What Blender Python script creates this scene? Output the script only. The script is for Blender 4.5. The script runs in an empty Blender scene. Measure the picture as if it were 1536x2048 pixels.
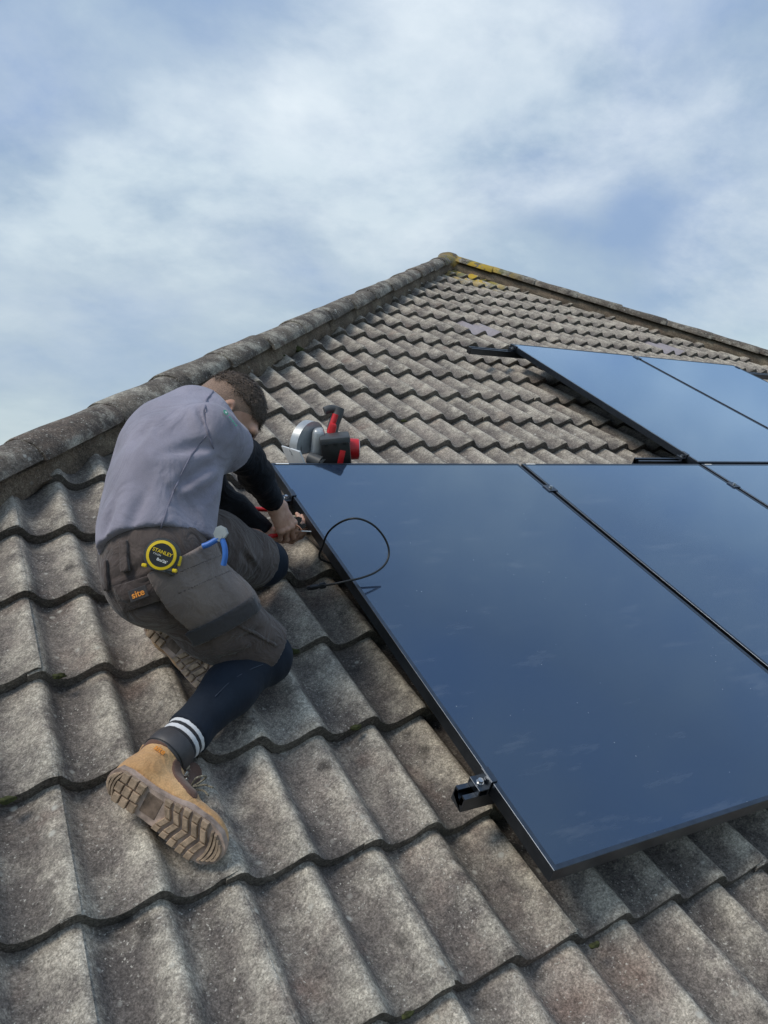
import bpy, bmesh, math, random
import numpy as np
from mathutils import Vector, Matrix, noise as mnoise
rng = random.Random(7)
S = bpy.context.scene
COL = S.collection

# ------------------------------------------------------------------ camera
# roof frame: u along the eaves, v up the slope, w out of the roof; panel tops at w = 0
PITCH = math.radians(28)
CP, SP = math.cos(PITCH), math.sin(PITCH)
Z0 = 7.0
M_ROOF = Matrix(((1, 0, 0, 0), (0, CP, -SP, 0), (0, SP, CP, Z0), (0, 0, 0, 1)))
CR = np.array([[0.872661, -0.432025, 0.227634], [-0.028662, -0.510662, -0.859303], [0.487485, 0.743356, -0.458018]])
CC = np.array([-1.012784, -2.350794, 1.225128])
FPX = 1554.5
cam_d = bpy.data.cameras.new('camera')
cam = bpy.data.objects.new('camera', cam_d)
COL.objects.link(cam)
ax, ay, az = Vector(CR[0]), -Vector(CR[1]), -Vector(CR[2])
m = Matrix((ax, ay, az)).transposed().to_4x4()
m.translation = Vector(CC)
cam.matrix_world = M_ROOF @ m
cam_d.sensor_fit = 'VERTICAL'
cam_d.sensor_height = 24.0
cam_d.lens = 24.0 * FPX / 2048
cam_d.clip_start = 0.05
cam_d.clip_end = 5000
S.camera = cam

# ------------------------------------------------------------------ sky and sun
SUN_EL, SUN_AZ = math.radians(54), math.radians(268)     # azimuth clockwise from +Y
W = bpy.data.worlds.new('World')
S.world = W
W.use_nodes = True
nt = W.node_tree
nt.nodes.clear()
def N(t, **kw):
    n = nt.nodes.new(t)
    for k, v in kw.items():
        if k.startswith('i_'):
            n.inputs[k[2:].replace('_', ' ')].default_value = v
        else:
            setattr(n, k, v)
    return n
def L(a, b): nt.links.new(a, b)
def ramp(n, stops):
    r = n.color_ramp
    r.elements[0].position, r.elements[0].color = stops[0][0], stops[0][1]
    r.elements[1].position, r.elements[1].color = stops[-1][0], stops[-1][1]
    for p, c in stops[1:-1]:
        e = r.elements.new(p); e.color = c
def g3(v): return (v, v, v, 1)
def math_n(op, a, b=None):
    n = N('ShaderNodeMath', operation=op)
    for i, x in enumerate((a, b)):
        if x is None: continue
        if isinstance(x, (int, float)): n.inputs[i].default_value = x
        else: L(x, n.inputs[i])
    return n.outputs[0]
sky = N('ShaderNodeTexSky', sky_type='NISHITA', sun_disc=False, sun_elevation=SUN_EL, sun_rotation=SUN_AZ)
sky.air_density = 1.2; sky.dust_density = 0.6
geo = N('ShaderNodeTexCoord')
sep = N('ShaderNodeSeparateXYZ'); L(geo.outputs['Generated'], sep.inputs[0])
zz = math_n('ADD', math_n('MAXIMUM', sep.outputs['Z'], 0.0), 0.42)
cmb = N('ShaderNodeCombineXYZ')
L(math_n('DIVIDE', sep.outputs['X'], zz), cmb.inputs[0]); L(math_n('DIVIDE', sep.outputs['Y'], zz), cmb.inputs[1])
n1 = N('ShaderNodeTexNoise', i_Scale=1.8, i_Detail=10.0, i_Roughness=0.56, i_Distortion=0.15)
n2 = N('ShaderNodeTexNoise', i_Scale=0.9, i_Detail=3.0, i_Roughness=0.5)
n3 = N('ShaderNodeTexNoise', i_Scale=2.8, i_Detail=11.0, i_Roughness=0.60, i_Distortion=0.15)
mp = N('ShaderNodeMapping'); L(cmb.outputs[0], mp.inputs[0]); mp.inputs['Location'].default_value = (3.1, 1.7, 0)
mp.inputs['Rotation'].default_value = (0, 0, 0.5); mp.inputs['Scale'].default_value = (1.0, 1.15, 1)
for n in (n1, n2, n3): L(mp.outputs[0], n.inputs['Vector'])
# cloud body: blue-grey underside to pale top
r1 = N('ShaderNodeValToRGB'); L(n1.outputs[0], r1.inputs[0])
ramp(r1, [(0.37, (0.155, 0.24, 0.40, 1)), (0.455, (0.20, 0.28, 0.405, 1)), (0.53, (0.25, 0.33, 0.43, 1)), (0.64, (0.40, 0.475, 0.535, 1))])
# gaps to blue
r2 = N('ShaderNodeValToRGB'); L(n2.outputs[0], r2.inputs[0]); ramp(r2, [(0.46, g3(0.0)), (0.66, g3(0.5))])
skyb = N('ShaderNodeMixRGB', blend_type='MULTIPLY'); skyb.inputs[0].default_value = 1
L(sky.outputs[0], skyb.inputs[1]); skyb.inputs[2].default_value = (0.09, 0.09, 0.09, 1)
mx = N('ShaderNodeMixRGB'); L(r2.outputs[0], mx.inputs[0]); L(r1.outputs[0], mx.inputs[1]); L(skyb.outputs[0], mx.inputs[2])
# thin bright cloud tops, more of them where broad cloud banks stand
def blob(px, py, rad):
    d = Vector(((px - 768) / FPX, (py - 1024) / FPX, 1)).normalized()
    dr = Vector((Vector(CR[:, i]).dot(d) for i in range(3)))
    dw = (M_ROOF.to_3x3() @ dr).normalized()
    dot = N('ShaderNodeVectorMath', operation='DOT_PRODUCT'); L(geo.outputs['Generated'], dot.inputs[0]); dot.inputs[1].default_value = dw
    mr = N('ShaderNodeMapRange', interpolation_type='SMOOTHSTEP'); L(dot.outputs['Value'], mr.inputs[0])
    mr.inputs[1].default_value = math.cos(rad); mr.inputs[2].default_value = 1.0
    return mr.outputs[0]
acc = None
for px, py, rad, amp in ((840, 230, .20, 1.2), (640, 330, .24, .7), (1130, 230, .13, 1.0), (1510, 600, .15, 1.5), (60, 470, .30, .5), (1250, 120, .18, .5), (1480, 300, .12, .6)):
    b = math_n('MULTIPLY', blob(px, py, rad), amp)
    acc = b if acc is None else math_n('ADD', acc, b)
r3 = N('ShaderNodeValToRGB'); L(n3.outputs[0], r3.inputs[0]); ramp(r3, [(0.38, g3(0)), (0.74, g3(0.85))])
tops = math_n('MULTIPLY', math_n('MINIMUM', math_n('ADD', acc, 0.04), 1.0), r3.outputs[0])
mx2 = N('ShaderNodeMixRGB'); L(tops, mx2.inputs[0]); L(mx.outputs[0], mx2.inputs[1]); mx2.inputs[2].default_value = (0.56, 0.61, 0.65, 1)
# low sky is paler
hz = N('ShaderNodeMapRange'); L(sep.outputs['Z'], hz.inputs[0]); hz.inputs[1].default_value = 0.0; hz.inputs[2].default_value = 0.36
hz.inputs[3].default_value = 0.65; hz.inputs[4].default_value = 0.0
mx3 = N('ShaderNodeMixRGB'); L(hz.outputs[0], mx3.inputs[0]); L(mx2.outputs[0], mx3.inputs[1]); mx3.inputs[2].default_value = (0.37, 0.44, 0.45, 1)
# overcast skies brighten gently towards the zenith
el2 = math_n('MULTIPLY', math_n('MAXIMUM', sep.outputs['Z'], 0.0), math_n('MAXIMUM', sep.outputs['Z'], 0.0))
bg = N('ShaderNodeBackground'); L(math_n('ADD', math_n('MULTIPLY', el2, 0.15), 1.02), bg.inputs['Strength'])
L(mx3.outputs[0], bg.inputs[0])
wo = N('ShaderNodeOutputWorld'); L(bg.outputs[0], wo.inputs[0])
sun_d = bpy.data.lights.new('sun', 'SUN')
sun_d.energy = 1.4; sun_d.angle = math.radians(20); sun_d.color = (1.0, 0.93, 0.82)
sun = bpy.data.objects.new('sun', sun_d); COL.objects.link(sun)
sd = Vector((math.sin(SUN_AZ) * math.cos(SUN_EL), math.cos(SUN_AZ) * math.cos(SUN_EL), math.sin(SUN_EL)))
sun.rotation_euler = sd.to_track_quat('Z', 'Y').to_euler()
sun.location = (0, 0, 30)
S.view_settings.view_transform = 'Standard'
S.view_settings.look = 'None'
S.view_settings.exposure = 0.58
S.view_settings.gamma = 1.0

# ------------------------------------------------------------------ helpers
def P(u, v, w): return M_ROOF @ Vector((u, v, w))
def RAY(px, py):
    r = np.array([(px - 768) / FPX, (py - 1024) / FPX, 1.0])
    return CR.T @ r
def B(px, py, w):
    r = RAY(px, py); return CC + r * ((w - CC[2]) / r[2])
def D(px, py, z): return CC + RAY(px, py) * z
def near(px, py, p, dist, far=True):
    """point on the pixel's ray at a given distance from p"""
    r = RAY(px, py); r = r / np.linalg.norm(r)
    q = np.array(p) - CC; t0 = q @ r; h = q @ q - t0 * t0
    s = math.sqrt(max(dist * dist - h, 0.0))
    return CC + r * (t0 + (s if far else -s))

def prop(o, label=None, cat=None, group=None, kind=None):
    if label: o['label'] = label
    if cat: o['category'] = cat
    if group: o['group'] = group
    if kind: o['kind'] = kind
    return o
def root(name, base, label=None, cat=None, group=None, kind=None, frame=None):
    o = bpy.data.objects.new(name, None); COL.objects.link(o); o.empty_display_size = .05
    mm = Matrix.Translation(Vector(base)) if frame is None else frame
    o.matrix_world = M_ROOF @ mm
    return prop(o, label, cat, group, kind)
def link(name, me, mats, parent=None, frame=None):
    o = bpy.data.objects.new(name, me); COL.objects.link(o)
    if not isinstance(mats, (list, tuple)): mats = [mats]
    if me is not None and hasattr(me, 'materials') and len(me.materials) == 0:
        for mt in mats: me.materials.append(mt)
    if parent: o.parent = parent
    if frame is not None:
        if parent: o.matrix_local = frame
        else: o.matrix_world = M_ROOF @ frame
    return o
def smooth(me, angle=None):
    me.polygons.foreach_set('use_smooth', [True] * len(me.polygons))
    if angle is not None:
        try: me.set_sharp_from_angle(angle=angle)
        except Exception: pass
    return me
def from_bm(bm, name, sm=None):
    me = bpy.data.meshes.new(name); bm.normal_update(); bm.to_mesh(me); bm.free()
    if sm is not None: smooth(me, sm)
    return me
def frame(o, x, y=None, z=None):
    """matrix from origin and two axes"""
    o = Vector(o)
    if z is not None and y is None:
        x = Vector(x).normalized(); z = Vector(z); z = (z - x * z.dot(x)).normalized(); y = z.cross(x)
    else:
        x = Vector(x).normalized(); y = Vector(y); y = (y - x * y.dot(x)).normalized(); z = x.cross(y)
    mm = Matrix((x, y, z)).transposed().to_4x4(); mm.translation = o
    return mm
def box(bm, c, s, mat=None, bev=0.0, seg=1, mi=0):
    r = bmesh.ops.create_cube(bm, size=1.0)
    vs = r['verts']
    for v in vs: v.co = Vector((v.co.x * s[0], v.co.y * s[1], v.co.z * s[2]))
    fs = list({f for v in vs for f in v.link_faces})
    if bev > 0:
        es = list({e for v in vs for e in v.link_edges})
        rb = bmesh.ops.bevel(bm, geom=es, offset=bev, segments=seg, affect='EDGES', profile=0.5)
        fs = list(set(rb['faces']) | {f for f in fs if f.is_valid})
        vs = list({v for f in fs for v in f.verts})
    for f in fs: f.material_index = mi
    for v in vs:
        v.co = v.co + Vector(c)
        if mat is not None: v.co = mat @ v.co
    return vs
def cyl(bm, a, b, r1, r2=None, n=20, mi=0, caps=True):
    a, b = Vector(a), Vector(b); r2 = r1 if r2 is None else r2
    q = (b - a).to_track_quat('Z', 'Y').to_matrix()
    A = [bm.verts.new(a + q @ Vector((r1 * math.cos(t), r1 * math.sin(t), 0))) for t in [2 * math.pi * i / n for i in range(n)]]
    Bv = [bm.verts.new(b + q @ Vector((r2 * math.cos(t), r2 * math.sin(t), 0))) for t in [2 * math.pi * i / n for i in range(n)]]
    for i in range(n):
        f = bm.faces.new((A[i], A[(i + 1) % n], Bv[(i + 1) % n], Bv[i])); f.material_index = mi
    if caps:
        bm.faces.new(A[::-1]).material_index = mi; bm.faces.new(Bv).material_index = mi
def prism(bm, pts, z0, z1, mat=None, mi=0):
    lo = [bm.verts.new((p[0], p[1], z0)) for p in pts]; hi = [bm.verts.new((p[0], p[1], z1)) for p in pts]
    n = len(pts)
    fs = [bm.faces.new(lo[::-1]), bm.faces.new(hi)]
    for i in range(n): fs.append(bm.faces.new((lo[i], lo[(i + 1) % n], hi[(i + 1) % n], hi[i])))
    for f in fs: f.material_index = mi
    if mat is not None:
        for v in lo + hi: v.co = mat @ v.co
    return lo + hi
def tube_mesh(pts, r, name, n=10, res=6, radii=None):
    """smooth tube through points (Catmull-Rom)"""
    pts = [np.array(p, float) for p in pts]
    Q = [2 * pts[0] - pts[1]] + pts + [2 * pts[-1] - pts[-2]]
    path = []
    for i in range(1, len(Q) - 2):
        for j in range(res):
            t = j / res
            p0, p1, p2, p3 = Q[i - 1], Q[i], Q[i + 1], Q[i + 2]
            path.append(.5 * ((2 * p1) + (-p0 + p2) * t + (2 * p0 - 5 * p1 + 4 * p2 - p3) * t * t + (-p0 + 3 * p1 - 3 * p2 + p3) * t ** 3))
    path.append(pts[-1])
    bm = bmesh.new(); rings = []; nrm = None
    for i, p in enumerate(path):
        t = Vector(path[min(i + 1, len(path) - 1)] - path[max(i - 1, 0)]).normalized()
        if nrm is None: nrm = t.orthogonal().normalized()
        nrm = (nrm - t * nrm.dot(t)).normalized(); bi = t.cross(nrm)
        rr = r if radii is None else radii[0] + (radii[1] - radii[0]) * i / (len(path) - 1)
        rings.append([bm.verts.new(Vector(p) + rr * (math.cos(a) * nrm + math.sin(a) * bi)) for a in [2 * math.pi * k / n for k in range(n)]])
    for a, b in zip(rings, rings[1:]):
        for k in range(n): bm.faces.new((a[k], a[(k + 1) % n], b[(k + 1) % n], b[k]))
    bm.faces.new(rings[0][::-1]); bm.faces.new(rings[-1])
    return from_bm(bm, name, math.radians(50))

# ------------------------------------------------------------------ materials
def new_mat(name):
    global nt
    mt = bpy.data.materials.new(name); mt.use_nodes = True
    nt = mt.node_tree; nt.nodes.clear()
    out = N('ShaderNodeOutputMaterial'); b = N('ShaderNodeBsdfPrincipled'); L(b.outputs[0], out.inputs[0])
    return mt, b
def bump(b, h, strength=0.3, dist=0.002):
    n = N('ShaderNodeBump'); n.inputs['Strength'].default_value = strength; n.inputs['Distance'].default_value = dist
    L(h, n.inputs['Height']); L(n.outputs[0], b.inputs['Normal'])
def plain(name, col, rough=0.5, metal=0.0, var=0.12, scale=40, bmp=0.0, spec=0.5, bscale=None):
    mt, b = new_mat(name)
    tc = N('ShaderNodeNewGeometry')
    n = N('ShaderNodeTexNoise', i_Scale=scale, i_Detail=5.0, i_Roughness=0.6); L(tc.outputs['Position'], n.inputs['Vector'])
    r = N('ShaderNodeValToRGB'); L(n.outputs[0], r.inputs[0])
    lo = tuple(c * (1 - var * 2) for c in col) + (1,); hi = tuple(min(1, c * (1 + var * 2)) for c in col) + (1,)
    ramp(r, [(0.3, lo), (0.7, hi)])
    L(r.outputs[0], b.inputs['Base Color']); b.inputs['Roughness'].default_value = rough; b.inputs['Metallic'].default_value = metal
    b.inputs['Specular IOR Level'].default_value = spec
    if bmp > 0:
        n2 = N('ShaderNodeTexNoise', i_Scale=bscale or scale * 6, i_Detail=4.0); L(tc.outputs['Position'], n2.inputs['Vector'])
        bump(b, n2.outputs[0], bmp)
    return mt
def concrete(name, base, light, dark, red=(0.2, 0.12, 0.09), lichen=0.6, spots=0.75, crest=True, apex=False):
    mt, b = new_mat(name)
    ge = N('ShaderNodeNewGeometry'); pos = ge.outputs['Position']
    def noise(scale, det=5.0, rough=.6, off=0.0):
        n = N('ShaderNodeTexNoise', i_Scale=scale, i_Detail=det, i_Roughness=rough)
        if off:
            va = N('ShaderNodeVectorMath', operation='ADD'); L(pos, va.inputs[0]); va.inputs[1].default_value = (off, off * .7, off * 1.3); L(va.outputs[0], n.inputs['Vector'])
        else: L(pos, n.inputs['Vector'])
        return n.outputs[0]
    def rmp(sock, stops):
        r = N('ShaderNodeValToRGB'); L(sock, r.inputs[0]); ramp(r, stops); return r.outputs[0]
    def mix(f, a, c, mode='MIX'):
        n = N('ShaderNodeMixRGB', blend_type=mode)
        if isinstance(f, (int, float)): n.inputs[0].default_value = f
        else: L(f, n.inputs[0])
        for i, x in ((1, a), (2, c)):
            if isinstance(x, tuple): n.inputs[i].default_value = x + (1,) if len(x) == 3 else x
            else: L(x, n.inputs[i])
        return n.outputs[0]
    oi = N('ShaderNodeObjectInfo')
    # per-tile tone
    c0 = rmp(oi.outputs['Random'], [(0.0, tuple(x * .72 for x in base) + (1,)), (0.5, base + (1,)), (0.86, tuple(x * 1.24 for x in base) + (1,)), (0.97, tuple(x * .8 + r_ * .22 for x, r_ in zip(base, red)) + (1,))])
    # broad blotches
    c1 = mix(rmp(noise(7, 9, .7), [(0.40, g3(0)), (0.62, g3(0.92))]), c0, dark)
    c1 = mix(rmp(noise(6.5, 9, .72, 3.0), [(0.49, g3(0)), (0.66, g3(lichen))]), c1, light)
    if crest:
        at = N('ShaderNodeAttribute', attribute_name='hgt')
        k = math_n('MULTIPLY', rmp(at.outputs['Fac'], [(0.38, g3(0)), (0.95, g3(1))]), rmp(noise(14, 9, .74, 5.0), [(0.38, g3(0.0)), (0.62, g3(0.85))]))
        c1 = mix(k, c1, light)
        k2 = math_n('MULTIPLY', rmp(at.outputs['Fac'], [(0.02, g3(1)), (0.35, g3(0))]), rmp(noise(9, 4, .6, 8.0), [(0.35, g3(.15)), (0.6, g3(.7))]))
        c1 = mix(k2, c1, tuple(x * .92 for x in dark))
    # reddish worn stains, dark round blots
    c1 = mix(rmp(noise(5, 3, .5, 11.0), [(0.62, g3(0)), (0.78, g3(.45))]), c1, red)
    vo = N('ShaderNodeTexVoronoi', i_Scale=7.0); L(pos, vo.inputs['Vector'])
    c1 = mix(math_n('MULTIPLY', rmp(vo.outputs['Distance'], [(0.08, g3(.7)), (0.17, g3(0))]), rmp(noise(3, 2, .5, 21.0), [(0.44, g3(0)), (0.50, g3(1))])), c1, tuple(x * .45 for x in dark))
    # sandy grain: fine dark and light grit
    gr = noise(230, 4, .8, 2.0)
    c1 = mix(1.0, c1, rmp(gr, [(0.30, g3(0.40)), (0.5, g3(1.0)), (0.68, g3(1.75))]), 'MULTIPLY')
    g2 = noise(90, 6, .78, 4.0)
    c1 = mix(1.0, c1, rmp(g2, [(0.32, g3(0.55)), (0.5, g3(1.0)), (0.68, g3(1.5))]), 'MULTIPLY')
    # white flecks of lichen
    v2 = noise(150, 4, .55, 77.0)
    c1 = mix(math_n('MULTIPLY', rmp(v2, [(0.62, g3(0)), (0.68, g3(1))]), rmp(noise(10, 4, .6, 31.0), [(0.42, g3(0)), (0.54, g3(spots))])), c1, (0.62, 0.59, 0.52))
    v3 = N('ShaderNodeTexVoronoi', i_Scale=24.0); L(pos, v3.inputs['Vector'])
    c1 = mix(math_n('MULTIPLY', rmp(v3.outputs['Distance'], [(0.10, g3(1)), (0.22, g3(0))]), rmp(noise(6, 4, .6, 41.0), [(0.52, g3(0)), (0.60, g3(spots))])), c1, (0.52, 0.50, 0.44))
    if apex:
        ap = P(3.78, 4.45, -.1)
        ds = N('ShaderNodeVectorMath', operation='DISTANCE'); L(pos, ds.inputs[0]); ds.inputs[1].default_value = ap
        near_ = rmp(math_n('MULTIPLY', ds.outputs['Value'], 1.0), [(0.1, g3(1)), (0.5, g3(0))])
        k = math_n('MULTIPLY', near_, rmp(noise(7, 4, .6, 51.0), [(0.46, g3(0)), (0.51, g3(1))]))
        c1 = mix(k, c1, (0.50, 0.34, 0.05))
        k = math_n('MULTIPLY', near_, rmp(noise(6, 4, .6, 57.0), [(0.53, g3(0)), (0.57, g3(.8))]))
        c1 = mix(k, c1, (0.16, 0.17, 0.05))
    L(c1, b.inputs['Base Color'])
    b.inputs['Roughness'].default_value = 0.9; b.inputs['Specular IOR Level'].default_value = 0.25
    h = math_n('ADD', math_n('MULTIPLY', gr, 0.5), math_n('MULTIPLY', g2, 1.2))
    bump(b, h, 0.7, 0.003)
    return mt
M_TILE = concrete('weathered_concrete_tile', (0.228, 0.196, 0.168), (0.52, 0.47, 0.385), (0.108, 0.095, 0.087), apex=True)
M_HIP = concrete('hip_concrete', (0.140, 0.118, 0.095), (0.42, 0.39, 0.325), (0.070, 0.060, 0.053), crest=False, spots=1.0, lichen=.85, apex=True)
M_MORTAR = concrete('old_mortar', (0.19, 0.145, 0.105), (0.30, 0.25, 0.18), (0.10, 0.08, 0.06), crest=False, spots=.3)
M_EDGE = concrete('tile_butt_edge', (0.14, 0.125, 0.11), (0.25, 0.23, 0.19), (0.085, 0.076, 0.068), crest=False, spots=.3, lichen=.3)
M_NEWTILE = plain('smooth_grey_lilac_tile', (0.30, 0.265, 0.275), .55, var=.06)
M_MOSS = plain('moss', (0.045, 0.05, 0.014), .95, var=.35, scale=90, bmp=.8)
M_FELT = plain('roof_underlay', (0.02, 0.02, 0.02), .9)
M_BRICK = plain('house_render', (0.45, 0.42, 0.37), .9)
M_GROUND = plain('grass_ground', (0.06, 0.085, 0.03), .95, scale=.3, var=.3)
M_FRAME = plain('black_anodised_aluminium', (0.095, 0.108, 0.128), .36, 1.0, var=.08)
M_STEEL = plain('bright_steel', (0.62, 0.62, 0.62), .28, 1.0, var=.05)
M_BLACKPL = plain('black_plastic', (0.012, 0.012, 0.013), .42, var=.1)
M_RUBBER = plain('black_cable_rubber', (0.012, 0.012, 0.012), .45)
M_RED = plain('red_plastic', (0.55, 0.015, 0.02), .38, var=.05)
M_BLUE = plain('blue_grip', (0.045, 0.16, 0.52), .45, var=.06)
M_GREYMET = plain('cast_grey_magnesium', (0.42, 0.44, 0.45), .35, .35, var=.06)
M_LTMET = plain('plated_shoe', (0.72, 0.74, 0.75), .35, .2, var=.04)
M_DKGREY = plain('dark_grey_plastic', (0.055, 0.058, 0.06), .5, var=.08)
M_YELLOW = plain('yellow_plastic', (0.80, 0.56, 0.012), .42, var=.05)
M_WHITE = plain('white_print', (0.8, 0.8, 0.78), .6, var=.02)
M_ORANGE = plain('orange_print', (0.72, 0.26, 0.03), .7, var=.08)
M_COPPER = plain('copper_strands', (0.62, 0.28, 0.17), .4, .6, var=.1)
def glass_mat():
    mt, b = new_mat('black_cell_glass')
    ge = N('ShaderNodeNewGeometry')
    b.inputs['Base Color'].default_value = (0.010, 0.017, 0.036, 1)
    b.inputs['IOR'].default_value = 3.0; b.inputs['Specular Tint'].default_value = (0.42, 0.68, 1.0, 1)
    n = N('ShaderNodeTexNoise', i_Scale=2.2, i_Detail=6.0, i_Roughness=.65); L(ge.outputs['Position'], n.inputs['Vector'])
    # dusty smears
    mpn = N('ShaderNodeMapping'); L(ge.outputs['Position'], mpn.inputs[0]); mpn.inputs['Rotation'].default_value = (.3, .2, 2.3); mpn.inputs['Scale'].default_value = (3, 13, 9)
    s = N('ShaderNodeTexNoise', i_Scale=1.3, i_Detail=6.0, i_Roughness=.6); L(mpn.outputs[0], s.inputs['Vector'])
    sr = N('ShaderNodeValToRGB'); L(s.outputs[0], sr.inputs[0]); ramp(sr, [(0.58, g3(0)), (0.80, g3(.4))])
    v = N('ShaderNodeTexVoronoi', i_Scale=34.0); L(ge.outputs['Position'], v.inputs['Vector'])
    vr = N('ShaderNodeValToRGB'); L(v.outputs['Distance'], vr.inputs[0]); ramp(vr, [(0.03, g3(1)), (0.055, g3(0))])
    vm = N('ShaderNodeTexNoise', i_Scale=4.0); L(ge.outputs['Position'], vm.inputs['Vector'])
    vmr = N('ShaderNodeValToRGB'); L(vm.outputs[0], vmr.inputs[0]); ramp(vmr, [(0.52, g3(0)), (0.58, g3(.8))])
    dust = math_n('MAXIMUM', math_n('MULTIPLY', sr.outputs[0], .35), math_n('MULTIPLY', vr.outputs[0], vmr.outputs[0]))
    c = N('ShaderNodeMixRGB'); L(dust, c.inputs[0]); c.inputs[1].default_value = (0.010, 0.019, 0.042, 1); c.inputs[2].default_value = (0.42, 0.44, 0.46, 1)
    L(c.outputs[0], b.inputs['Base Color'])
    rr = N('ShaderNodeMapRange'); L(n.outputs[0], rr.inputs[0]); rr.inputs[3].default_value = 0.035; rr.inputs[4].default_value = 0.075
    gl = N('ShaderNodeBsdfGlossy'); gl.inputs['Color'].default_value = (0.70, 0.85, 1.0, 1); L(rr.outputs[0], gl.inputs['Roughness'])
    b.inputs['Roughness'].default_value = .5; b.inputs['IOR'].default_value = 1.3
    lw = N('ShaderNodeLayerWeight'); lw.inputs['Blend'].default_value = .5
    fr = N('ShaderNodeValToRGB'); L(lw.outputs['Facing'], fr.inputs[0])      # reflectance of the coated glass stack against angle
    ramp(fr, [(0.0, g3(.12)), (0.30, g3(.14)), (0.45, g3(.18)), (0.62, g3(.35)), (0.78, g3(.78)), (0.9, g3(.93)), (1.0, g3(1.0))])
    ms = N('ShaderNodeMixShader'); L(fr.outputs[0], ms.inputs[0]); L(b.outputs[0], ms.inputs[1]); L(gl.outputs[0], ms.inputs[2])
    L(ms.outputs[0], [n_ for n_ in nt.nodes if n_.type == 'OUTPUT_MATERIAL'][0].inputs[0])
    return mt
M_GLASS = glass_mat()
def cloth(name, col, weave=900, fold=0.35, var=.08, rough=.9, fade=None, sheen=.2, fscale=14):
    mt, b = new_mat(name)
    ge = N('ShaderNodeNewGeometry'); pos = ge.outputs['Position']
    n = N('ShaderNodeTexNoise', i_Scale=9.0, i_Detail=5.0, i_Roughness=.6); L(pos, n.inputs['Vector'])
    r = N('ShaderNodeValToRGB'); L(n.outputs[0], r.inputs[0])
    hi = fade or tuple(c * (1 + 2 * var) for c in col)
    ramp(r, [(0.35, tuple(c * (1 - var) for c in col) + (1,)), (0.68, tuple(hi) + (1,))])
    w = N('ShaderNodeTexNoise', i_Scale=float(weave), i_Detail=2.0); L(pos, w.inputs['Vector'])
    mu = N('ShaderNodeMixRGB', blend_type='MULTIPLY'); mu.inputs[0].default_value = .5; L(r.outputs[0], mu.inputs[1])
    wr = N('ShaderNodeValToRGB'); L(w.outputs[0], wr.inputs[0]); ramp(wr, [(0.3, g3(.7)), (0.7, g3(1.3))]); L(wr.outputs[0], mu.inputs[2])
    L(mu.outputs[0], b.inputs['Base Color']); b.inputs['Roughness'].default_value = rough
    b.inputs['Sheen Weight'].default_value = sheen; b.inputs['Specular IOR Level'].default_value = .2
    f = N('ShaderNodeTexNoise', i_Scale=float(fscale), i_Detail=3.0, i_Distortion=1.2); L(pos, f.inputs['Vector'])
    h = math_n('ADD', math_n('MULTIPLY', f.outputs[0], 1.0), math_n('MULTIPLY', w.outputs[0], .03))
    bump(b, h, fold, .02)
    return mt
M_SHIRT = cloth('grey_lilac_polo_cotton', (0.26, 0.245, 0.30), fold=.7, var=.10, fscale=9)
M_TROUSER = cloth('charcoal_work_canvas', (0.074, 0.056, 0.051), fold=.8, fade=(0.125, 0.098, 0.088), fscale=18)
M_POCKET = cloth('faded_holster_canvas', (0.16, 0.126, 0.112), fold=.6, fade=(0.235, 0.19, 0.17), fscale=16)
M_POCKET_D = cloth('black_pocket_trim', (0.050, 0.046, 0.047), fold=.4, fscale=16)
M_LEGGING = cloth('navy_legging_knit', (0.012, 0.018, 0.030), fold=.2, var=.15, sheen=.04, rough=.75, fscale=12)
M_BASE = cloth('black_base_layer', (0.004, 0.005, 0.008), fold=.45, var=.15, sheen=.0, rough=.65, fscale=22)
M_SOCKW = cloth('white_sock', (0.68, 0.69, 0.72), fold=.1)
M_SOCKB = cloth('black_sock', (0.03, 0.03, 0.035), fold=.1)
M_LEATHER = cloth('tan_nubuck', (0.46, 0.25, 0.105), weave=300, fold=.3, fade=(0.66, 0.42, 0.21), rough=.8, fscale=30)
M_LEATHER_D = cloth('brown_leather_panel', (0.115, 0.062, 0.045), weave=300, fold=.2, rough=.7)
M_COLLAR = plain('padded_collar_grey', (0.055, 0.052, 0.055), .5, var=.1)
M_SOLE = plain('muddy_rubber_sole', (0.17, 0.12, 0.088), .85, var=.3, scale=35, bmp=.5)
M_MID = plain('dirty_midsole', (0.36, 0.27, 0.22), .85, var=.3, scale=30, bmp=.3)
M_LUG = plain('tan_rubber_lug', (0.37, 0.265, 0.18), .85, var=.25, scale=45, bmp=.5)
M_LACE = plain('speckled_lace', (0.16, 0.145, 0.11), .9, var=.6, scale=300)
def skin_mat():
    mt, b = new_mat('skin')
    ge = N('ShaderNodeNewGeometry')
    n = N('ShaderNodeTexNoise', i_Scale=30.0, i_Detail=6.0); L(ge.outputs['Position'], n.inputs['Vector'])
    r = N('ShaderNodeValToRGB'); L(n.outputs[0], r.inputs[0]); ramp(r, [(0.3, (0.43, 0.225, 0.155, 1)), (0.7, (0.60, 0.36, 0.26, 1))])
    L(r.outputs[0], b.inputs['Base Color']); b.inputs['Roughness'].default_value = .5
    b.inputs['Subsurface Weight'].default_value = .12; b.inputs['Subsurface Radius'].default_value = (.01, .004, .002)
    n2 = N('ShaderNodeTexNoise', i_Scale=350.0, i_Detail=3.0); L(ge.outputs['Position'], n2.inputs['Vector'])
    bump(b, n2.outputs[0], .25)
    return mt
M_SKIN = skin_mat()
M_HAIR = plain('short_brown_hair', (0.105, 0.073, 0.052), .6, var=.5, scale=260, bmp=1.0, bscale=500)
M_STUBBLE = plain('cropped_side_hair', (0.27, 0.175, 0.125), .7, var=.25, scale=400, bmp=.5)
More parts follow.
